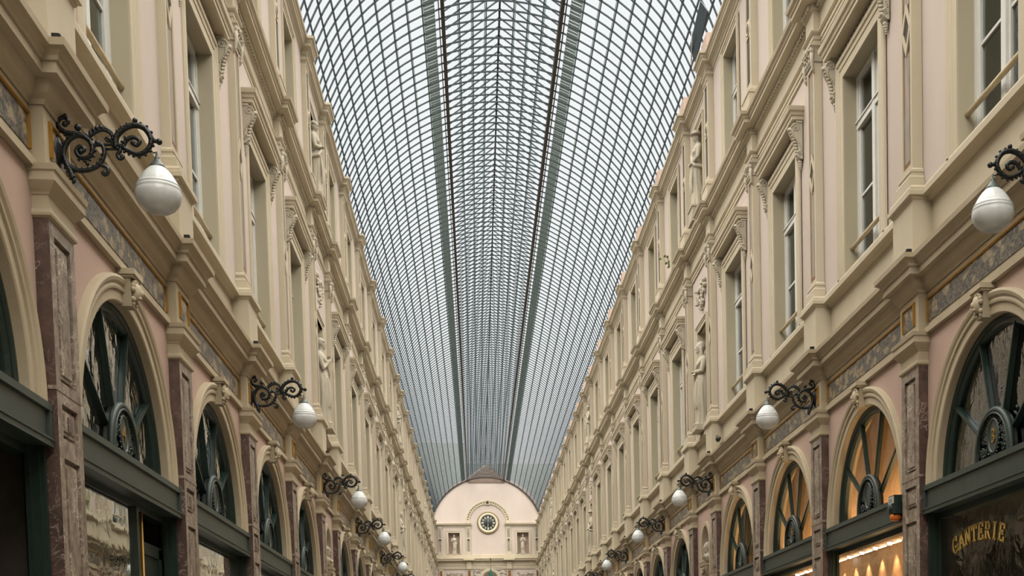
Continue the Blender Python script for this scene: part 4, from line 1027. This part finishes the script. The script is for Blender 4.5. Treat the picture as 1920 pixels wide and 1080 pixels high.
# ------------------------------------------------------------------ end wall with clock
XE = .13
def end_wall():
    b = MB(); y = YEND
    def q(x0, x1, z0, z1, d0, d1, m): b.box(x0, x1, y - d1, y - d0, z0, z1, m)
    # plaster front (with holes for niches and the lower window)
    holes = [(-3.03, -2.13, 11.97, 13.67), (2.42, 3.35, 11.97, 13.67)]
    us = sorted({-4.6, 4.8, *[h[0] for h in holes], *[h[1] for h in holes]}); zs = sorted({0, 13.70, *[h[2] for h in holes], *[h[3] for h in holes]})
    for a, c in zip(us[:-1], us[1:]):
        for e, f in zip(zs[:-1], zs[1:]):
            if any(h[0] < (a + c) / 2 < h[1] and h[2] < (e + f) / 2 < h[3] for h in holes): continue
            b.add([(a, y, e), (c, y, e), (c, y, f), (a, y, f)], [(0, 1, 2, 3)], 0)
    n = 40; R = 4.66
    e0 = math.asin(.14 / R)
    b.add([(XE + R * cos(e0 + (pi - 2 * e0) * k / n), y, 13.56 + R * sin(e0 + (pi - 2 * e0) * k / n)) for k in range(n + 1)], [tuple(range(n + 1))], 0)
    for x0, x1, z0, z1 in holes:
        b.add([(x0, y, z0), (x1, y, z0), (x1, y, z1), (x0, y, z1), (x0, y + .4, z0), (x1, y + .4, z0), (x1, y + .4, z1), (x0, y + .4, z1)], [(4, 5, 6, 7), (0, 1, 5, 4), (1, 2, 6, 5), (2, 3, 7, 6), (3, 0, 4, 7)], 1)
    w = link('wall_end', b.mesh('end_wall_plaster', [M['pink'], M['pink_low']])); w['kind'] = 'structure'; w['category'] = 'wall'
    w['label'] = 'pale pink end wall with round arch top closing the gallery'
    def part(name, b, mat, parent=None, label=None):
        o = link(name, b.mesh(name, mat), parent or w)
        if label: o['label'] = label
        return o
    # niche frames
    for k, (x0, x1, z0, z1) in enumerate(holes):
        f = MB()
        for a, c, e, g in ((x0 - .15, x0, z0, z1 + .13), (x1, x1 + .15, z0, z1 + .13), (x0, x1, z1, z1 + .13)): f.box(a, c, y - .06, y + .02, e, g)
        f.box(x0 - .12, x1 + .12, y - .09, y, z1 + .13, z1 + .17)
        part('niche_surround', f, M['cream'])
    # impost cornice in two lengths
    prof = [(0, 14.1), (.02, 14.11), (.04, 14.16), (.06, 14.2), (.07, 14.27), (.2, 14.3), (.2, 14.36), (.23, 14.39), (0, 14.41)]
    for x0, x1 in ((-4.2, -1.18), (1.47, 4.3)):
        f = MB(); vs = [(x0, y - p, z) for p, z in prof] + [(x1, y - p, z) for p, z in prof]; n_ = len(prof)
        f.add(vs, [(i, i + 1, n_ + i + 1, n_ + i) for i in range(n_ - 1)] + [tuple(range(n_)), tuple(range(n_, 2 * n_))])
        part('cornice', f, M['cream'], label='cream impost moulding of the end wall')
    # pilasters with inlays
    for x in (-1.45, 1.74, -3.68, 3.98):
        hw = .18 if abs(x) < 3 else .15
        f = MB(); f.box(x - hw, x + hw, y - .08, y, 12.1, 14.12); f.box(x - hw - .03, x + hw + .03, y - .11, y, 11.9, 12.12); f.box(x - hw - .02, x + hw + .02, y - .1, y, 14.04, 14.12)
        p = part('pilaster', f, M['cream'])
        g = MB(); g.box(x - hw + .08, x + hw - .08, y - .095, y - .07, 12.2, 12.95); g.box(x - hw + .08, x + hw - .08, y - .095, y - .07, 13.26, 13.98)
        part('inlay_panel', g, M['grey_inlay'], p, 'greyish carved inlay')
        g = MB(); g.lathe([(.15, 0), (.15, -.03), (.11, -.035)], 18, (x, y - .08, 13.105), 'y'); part('roundel', g, M['cream'], p)
        g = MB(); g.lathe([(.10, 0), (.08, -.02), (.02, -.03)], 16, (x, y - .11, 13.105), 'y'); part('boss', g, M['inlay_dark'], p, 'dark boss')
        f = MB(); f.box(x - hw, x + hw, y - .08, y, 8.5, 10.77); p = part('pilaster', f, M['cream'])
        g = MB(); g.box(x - hw + .07, x + hw - .07, y - .095, y - .07, 8.6, 10.65); part('inlay_panel', g, M['inlay'], p, 'orange-brown inlay')
    # ring arch over the clock
    f = MB(); vs = []; n_ = 48; prof = [(1.47, 0), (1.47, .06), (1.54, .07), (1.55, .04), (1.69, .04), (1.70, .07), (1.76, .06), (1.77, 0)]
    for i in range(n_ + 1):
        a = pi * i / n_
        for r, d in prof: vs.append((XE + r * cos(a), y - d, 14.44 + r * sin(a)))
    kk = len(prof); f.add(vs, [(i * kk + j, i * kk + j + 1, (i + 1) * kk + j + 1, (i + 1) * kk + j) for i in range(n_) for j in range(kk - 1)])
    ar = part('archivolt', f, M['cream'], label='cream ring moulding over the clock')
    f = MB(); f.box(XE - .18, XE + .18, y - .11, y, 15.86, 16.24); part('keystone', f, M['cream'], ar)
    f = MB(); f.lathe([(.12, 0), (.1, -.03), (.03, -.04)], 16, (XE, y - .11, 16.05), 'y'); part('boss', f, M['inlay_dark'], ar, 'dark boss')
    f = MB()
    for i in range(26):
        a = pi * (i + .5) / 26
        if abs(a - pi / 2) < .15: continue
        f.ball((XE + 1.62 * cos(a), y - .045, 14.44 + 1.62 * sin(a)), (.07, .02, .045), 6, 5)
    part('ornament', f, M['gold_dull'], ar, 'dull gilt scroll band')
    for x in (-1.47, 1.76): f = MB(); f.box(x - .19, x + .19, y - .11, y, 14.4, 14.62); part('impost_block', f, M['cream'])
    # dado and main entablature
    prof = [(0, 10.77), (.06, 10.78), (.06, 10.88), (.08, 10.89), (.08, 11.03), (.12, 11.06), (.12, 11.08), (.05, 11.09), (.05, 11.34), (.1, 11.38), (.14, 11.42), (.3, 11.44), (.3, 11.53), (.34, 11.55), (.36, 11.6), (.12, 11.62), (.12, 11.90), (0, 11.93)]
    f = MB(); n_ = len(prof)
    f.add([(-4.3, y - p, z) for p, z in prof] + [(4.5, y - p, z) for p, z in prof], [(i, i + 1, n_ + i + 1, n_ + i) for i in range(n_ - 1)])
    for x in (-1.45, 1.74): f.box(x - .2, x + .2, y - .16, y, 10.77, 11.36); f.box(x - .45, x + .45, y - .42, y, 11.45, 11.6)
    part('cornice', f, M['cream'], label='cream entablature with dado band across the end wall')
    # lower arched window with carved spandrels
    f = MB()
    vs = []; prof = [(.62, -.02), (.62, .05), (.70, .08), (.88, .08), (.9, 0)]
    for i in range(33):
        a = pi * i / 32
        for r, d in prof: vs.append((.2 + r * cos(a), y - d, 9.95 + r * sin(a)))
    kk = len(prof); f.add(vs, [(i * kk + j, i * kk + j + 1, (i + 1) * kk + j + 1, (i + 1) * kk + j) for i in range(32) for j in range(kk - 1)])
    part('archivolt', f, M['cream'])
    f = MB(); f.add([(.2, y - .03, 9.95)] + [(.2 + .62 * cos(pi * k / 24), y - .03, 9.95 + .62 * sin(pi * k / 24)) for k in range(25)], [(0, k + 1, k + 2) for k in range(24)]); f.box(-.42, .82, y - .03, y - .02, 8.5, 9.95)
    part('pane', f, M['mottled_brown'], label='brownish glazing of the lower arched window')
    rnd = random.Random(5); f = MB()
    for k in range(90):
        x = .2 + rnd.uniform(-1.3, 1.3); z = rnd.uniform(9.9, 10.74)
        if hypot(x - .2, z - 9.95) < .9: continue
        f.ball((x, y - .03, z), (rnd.uniform(.04, .1), .06, rnd.uniform(.03, .07)), 6, 5)
    for cx in (-2.6, 3.0):
        for k in range(34): f.ball((cx + rnd.uniform(-.6, .6), y - .03, rnd.uniform(10.2, 10.48)), (rnd.uniform(.04, .1), .05, rnd.uniform(.03, .06)), 6, 5)
    part('relief', f, M['relief'], label='carved foliage panels')
    # gable boards closing the lantern
    f = MB(); f.add([(-1.45 + XE, y - .05, 17.6), (1.45 + XE, y - .05, 17.6), (1.45 + XE, y - .05, 17.95), (XE, y - .05, 19.0), (-1.45 + XE, y - .05, 17.95)], [(0, 1, 2, 3, 4)])
    for z in [17.7 + .12 * k for k in range(10)]:
        hw = 1.4 if z < 17.95 else 1.4 * (19.0 - z) / 1.05
        f.box(XE - hw, XE + hw, y - .07, y - .05, z, z + .1)
    for x in (-.75, 0, .75): f.box(XE + x - .02, XE + x + .02, y - .085, y - .05, 17.7, 18.5 + (.4 if x == 0 else 0))
    part('gable', f, M['plank'], label='brown boarded gable under the roof ridge')
    # arch trim
    f = MB(); vs = []
    for i in range(61):
        a = radians(12 + 156 * i / 60)
        for r, d in ((4.45, 0), (4.45, .10), (4.53, .10), (4.53, 0)): vs.append((.04 + r * cos(a), y - d, 13.54 + r * sin(a)))
    f.add(vs, [(i * 4 + j, i * 4 + j + 1, i * 4 + 5 + j, i * 4 + 4 + j) for i in range(60) for j in range(3)])
    part('arch_trim', f, M['beam'], label='dark iron edge where the glass meets the wall')
end_wall()
def clock():
    y = YEND - .005; c = (.15, y, 14.435)
    b = MB(); b.lathe([(.88, 0), (.885, -.06), (.85, -.1), (.80, -.11), (.78, -.08)], 48, c, 'y', cap=False)
    o = thing('wall_clock', 'round black-faced clock with gilt rim high on the end wall', 'clock', b.mesh('clock_rim', M['gold_dull']))
    b = MB(); b.lathe([(.79, 0), (.79, -.09), (.74, -.12), (.64, -.12), (.60, -.05)], 48, c, 'y', cap=False); link('bezel', b.mesh('clock_bezel', M['white_enamel']), o, label='cream ring')
    b = MB(); b.lathe([(.61, 0), (.61, -.05), (.01, -.052)], 48, c, 'y'); link('dial', b.mesh('clock_dial', M['clock_face']), o)
    for k in range(12):
        a = pi / 2 - k * pi / 6; b = MB()
        for off in ((-.035, .035) if k % 3 else (-.045, 0, .045)):
            px, pz = -sin(a) * off, cos(a) * off
            b.bar((c[0] + .36 * cos(a) + px, y - .06, c[2] + .36 * sin(a) + pz), (c[0] + .54 * cos(a) + px * 1.3, y - .06, c[2] + .54 * sin(a) + pz * 1.3), .035, .012, (0, 1, 0))
        link('numeral', b.mesh('clock_numeral', M['white_enamel']), o)
    for (L, w, a) in ((.52, .03, radians(88)), (.36, .045, radians(266))):
        b = MB(); b.bar((c[0] - .08 * cos(a), y - .075, c[2] - .08 * sin(a)), (c[0] + L * cos(a), y - .075, c[2] + L * sin(a)), w, .012, (0, 1, 0)); link('hand', b.mesh('clock_hand', M['steel']), o)
clock()
for k, (x, v) in enumerate(((-2.58, 3), (2.885, 0))):
    o = thing('statue', 'small stone statue in the %s niche beside the clock on the end wall' % ('left', 'right')[k], 'statue', ME_FIG[v], (x, YEND + .14, 12.05), -pi / 2); o.scale = (.88, .88, .88)
    link('plinth', ME_PLINTH, o)
def banner():
    y = YEND - 1.0
    b = MB(); b.tube([(.25, y, 11.62), (.25, y, 8.5)], .02, 6); b.ball((.25, y, 11.45), .06, 8, 6); b.tube([(.25, y, 11.5), (.25, YEND - .3, 11.5)], .02, 6)
    o = thing('hanging_banner', 'green furled banner hanging on a thin dark pole before the end wall', 'banner', b.mesh('banner_pole', M['iron']))
    b = MB(); n = 14; key = [(10.68, .02), (10.55, .07), (10.3, .1), (9.6, .12), (8.7, .13)]
    vs = [(.25 + r * cos(2 * pi * k / n) * (1 + .25 * (k % 2)), y + .06 + r * sin(2 * pi * k / n) * (1 + .25 * (k % 2)), z) for z, r in key for k in range(n)]
    b.add(vs, [(j * n + k, j * n + (k + 1) % n, (j + 1) * n + (k + 1) % n, (j + 1) * n + k) for j in range(len(key) - 1) for k in range(n)])
    link('cloth', b.mesh('banner_cloth', M['cloth_green']), o, label='green cloth')
banner()

# ------------------------------------------------------------------ glass vault
VX, VZ, VR = 0.04, 13.54, 4.46
ceil = thing('ceiling', 'long glazed barrel vault of thin iron ribs with a raised ridge lantern', 'glass roof', None, (0, 0, 0), 0, None, 'structure')
RIBP = 0.44
A1 = radians(79)
def arcpt(a, r=VR): return (VX + r * sin(a), VZ + r * cos(a))
mb = MB(); n = 48; vs = []
for i in range(n + 1):
    a = -A1 + 2 * A1 * i / n
    for r, y in ((VR - .02, -.0145), (VR - .02, .0145), (VR + .014, .0145), (VR + .014, -.0145)):
        x, z = arcpt(a, r); vs.append((x, y, z))
mb.add(vs, [(i * 4 + j, i * 4 + (j + 1) % 4, (i + 1) * 4 + (j + 1) % 4, (i + 1) * 4 + j) for i in range(n) for j in range(4)])
RIBMB = mb; ME_RIB = mb.mesh('vault_rib', M['rib'])
LX, LZ, RZ = 1.43, 17.90, 18.95
mb = MB()
for sg in (-1, 1): mb.bar((VX + sg * LX, 0, LZ), (VX, 0, RZ), .028, .032, (0, 0, 1))
RAFMB = mb; ME_RAF = mb.mesh('lantern_rafter', M['rib'])
ys = [-8 + RIBP * k for k in range(int((YEND + 8) / RIBP))]
first = next(k for k, y in enumerate(ys) if y > 24.5)
stuff_r, stuff_f = MB(), MB()
for k, y in enumerate(ys):
    if first <= k < first + 100:
        link('rib', ME_RIB, ceil, (0, y, 0)); link('rafter', ME_RAF, ceil, (0, y, 0))
    else:
        stuff_r.add([(a, b + y, c) for a, b, c in RIBMB.v], RIBMB.f); stuff_f.add([(a, b + y, c) for a, b, c in RAFMB.v], RAFMB.f)
link('rib', stuff_r.mesh('far_ribs', M['rib']), ceil, kind='stuff'); link('rafter', stuff_f.mesh('far_rafters', M['rib']), ceil, kind='stuff')
YA = -8
for sg in (-1, 1):
    for k in range(11):
        a = sg * radians(25.2 + 5.12 * k)
        b = MB(); x, z = arcpt(a, VR + .02); t = Vector((cos(a), 0, -sin(a)))
        b.bar((x, YA, z), (x, YEND, z), .02, .03, (sin(a), 0, cos(a)))
        o = link('glazing_bar', b.mesh('glazing_bar', M['rib']), ceil)
        b = MB(); p = Vector((x, 0, z)) + Vector((sin(a), 0, cos(a))) * .03 - t * sg * .035
        b.bar((p.x, YA, p.z), (p.x, YEND, p.z), .06, .006, (sin(a), 0, cos(a))); link('glass_lap', b.mesh('glass_lap', M['lap']), o, label='grey-green overlap of the panes')
    # lantern beam
    b = MB(); b.box(VX + sg * LX - .045, VX + sg * LX + .045, YA, YEND, 17.74, 17.92); b.box(VX + sg * (LX + .09) - .012, VX + sg * (LX + .09) + .012, YA, YEND, 17.74, 17.80)
    link('lantern_beam', b.mesh('lantern_beam', M['beam']), ceil, label='brown-black beam along the lantern')
    # louvre strip
    b = MB()
    for y in ys:
        for j in range(3):
            yy = y + RIBP * (j + .5) / 3
            a0, a1 = sg * radians(21.0), sg * radians(24.5)
            p = arcpt(a0, VR + .05); q = arcpt(a1, VR + .05); dz = .034
            b.add([(p[0], yy - .024, p[1] + dz), (q[0], yy - .024, q[1] + dz), (q[0], yy + .024, q[1]), (p[0], yy + .024, p[1]),
                   (p[0], yy - .024, p[1] + dz + .008), (q[0], yy - .024, q[1] + dz + .008), (q[0], yy + .024, q[1] + .008), (p[0], yy + .024, p[1] + .008)],
                  [(0, 1, 2, 3), (7, 6, 5, 4), (0, 4, 5, 1), (1, 5, 6, 2), (2, 6, 7, 3), (3, 7, 4, 0)])
    link('louvre_strip', b.mesh('louvre_strip', M['louvre']), ceil, label='grey-green louvre blades beside the lantern')
    for f in (.24, .48, .72):
        x = VX + sg * LX * f; z = RZ + (LZ - RZ) * f + .03
        b = MB(); b.bar((x, YA, z), (x, YEND, z), .02, .02, (0, 0, 1)); o = link('glazing_bar', b.mesh('lantern_bar', M['rib']), ceil)
        b = MB(); b.bar((x + sg * .035, YA, z + .01), (x + sg * .035, YEND, z + .01), .05, .006, (0, 0, 1)); link('glass_lap', b.mesh('lantern_lap', M['lap']), o)
b = MB(); b.box(VX - .025, VX + .025, YA, YEND, RZ - .04, RZ + .03)
for y in ys: b.ball((VX, y, RZ - .02), .045, 6, 5)
link('ridge_bar', b.mesh('ridge_bar', M['rib']), ceil)
b = MB()
for sg in (-1, 1):
    n = 24; vs = []
    for i in range(n + 1):
        a = sg * (radians(25.2) + (radians(80) - radians(25.2)) * i / n); x, z = arcpt(a, VR + .045); vs += [(x, -30, z), (x, YEND, z)]
    b.add(vs, [(2 * i, 2 * i + 1, 2 * i + 3, 2 * i + 2) for i in range(n)], 0, True)
    b.add([(VX, -30, RZ + .04), (VX, YEND, RZ + .04), (VX + sg * (LX + .25), YEND, LZ - .12), (VX + sg * (LX + .25), -30, LZ - .12)], [(0, 1, 2, 3)])
link('vault_glass', b.mesh('vault_glass', M['glass_roof']), ceil, label='clear roof glass')

# tilted vent panel by the right springing
b = MB(); b.bar((3.86, 26.75, 14.75), (3.98, 26.0, 15.35), .42, .03, (1, 0, .3)); o = thing('vent_panel', 'dark tilted vent panel at the foot of the glass above the right cornice', 'vent', b.mesh('vent_panel', M['rib']))
b = MB(); b.tube([(3.85, 26.9, 14.6), (3.8, 26.5, 15.1)], .015, 5); link('stay', b.mesh('vent_stay', M['steel']), o)

# pigeon and weed on the right cornices
def pigeon():
    b = MB(); c = Vector((3.80, 24.42, 6.255))
    b.ball(c + Vector((0, 0, .075)), (.05, .12, .055), 12, 8); b.ball(c + Vector((0, .10, .135)), (.03, .034, .034), 10, 7)
    b.tube([c + Vector((0, .06, .09)), c + Vector((0, .10, .13))], [.04, .028], 8); b.tube([c + Vector((0, -.08, .075)), c + Vector((0, -.22, .05))], [.035, .02], 6)
    b.tube([c + Vector((0, .13, .132)), c + Vector((0, .155, .125))], [.009, .003], 5)
    for x in (-.02, .02): b.tube([c + Vector((x, .01, .04)), c + Vector((x, .015, 0))], .006, 5)
    thing('pigeon', 'dark pigeon resting on the lower cornice ledge of the right wall', 'bird', fuse(b, 'pigeon', M['feather'], .007))
pigeon()
def weed():
    b = MB(); r = random.Random(2); base = Vector((3.76, 29.75, 11.335))
    for k in range(6):
        tip = base + Vector((r.uniform(-.22, .02), r.uniform(-.2, .3), r.uniform(.08, .32))); midp = (base + tip) / 2 + Vector((0, 0, .08))
        b.tube([base, midp, tip], [.008, .006, .004], 4)
        b.ball(tip, (.03, .085, .022), 6, 5)
    thing('weed', 'green weed sprouting from the dentilled cornice of the right wall', 'plant', b.mesh('weed', M['leaf']))
weed()

# ------------------------------------------------------------------ floor, far building
b = MB(); b.add([(-9, -30, 0), (9, -30, 0), (9, YEND + 1, 0), (-9, YEND + 1, 0)], [(0, 1, 2, 3)])
f = thing('floor', 'pale stone floor of the gallery', 'floor', b.mesh('floor', M['floor']), kind='structure')
b = MB(); b.add([(-9, -30, 0), (9, -30, 0), (9, -30, 19), (-9, -30, 19)], [(0, 1, 2, 3)])
f = thing('wall_rear', 'cream rear end of the gallery behind the viewpoint', 'wall', b.mesh('wall_rear', M['cream']), kind='structure')
b = MB(); b.box(-12, -1.6, 106, 112, 0, 21.6); b.box(-1.6, 12, 106, 112, 0, 19.9)
f = thing('building', 'grey rendered building rising beyond the end wall, seen through the glass', 'building', b.mesh('far_building', M['render']))
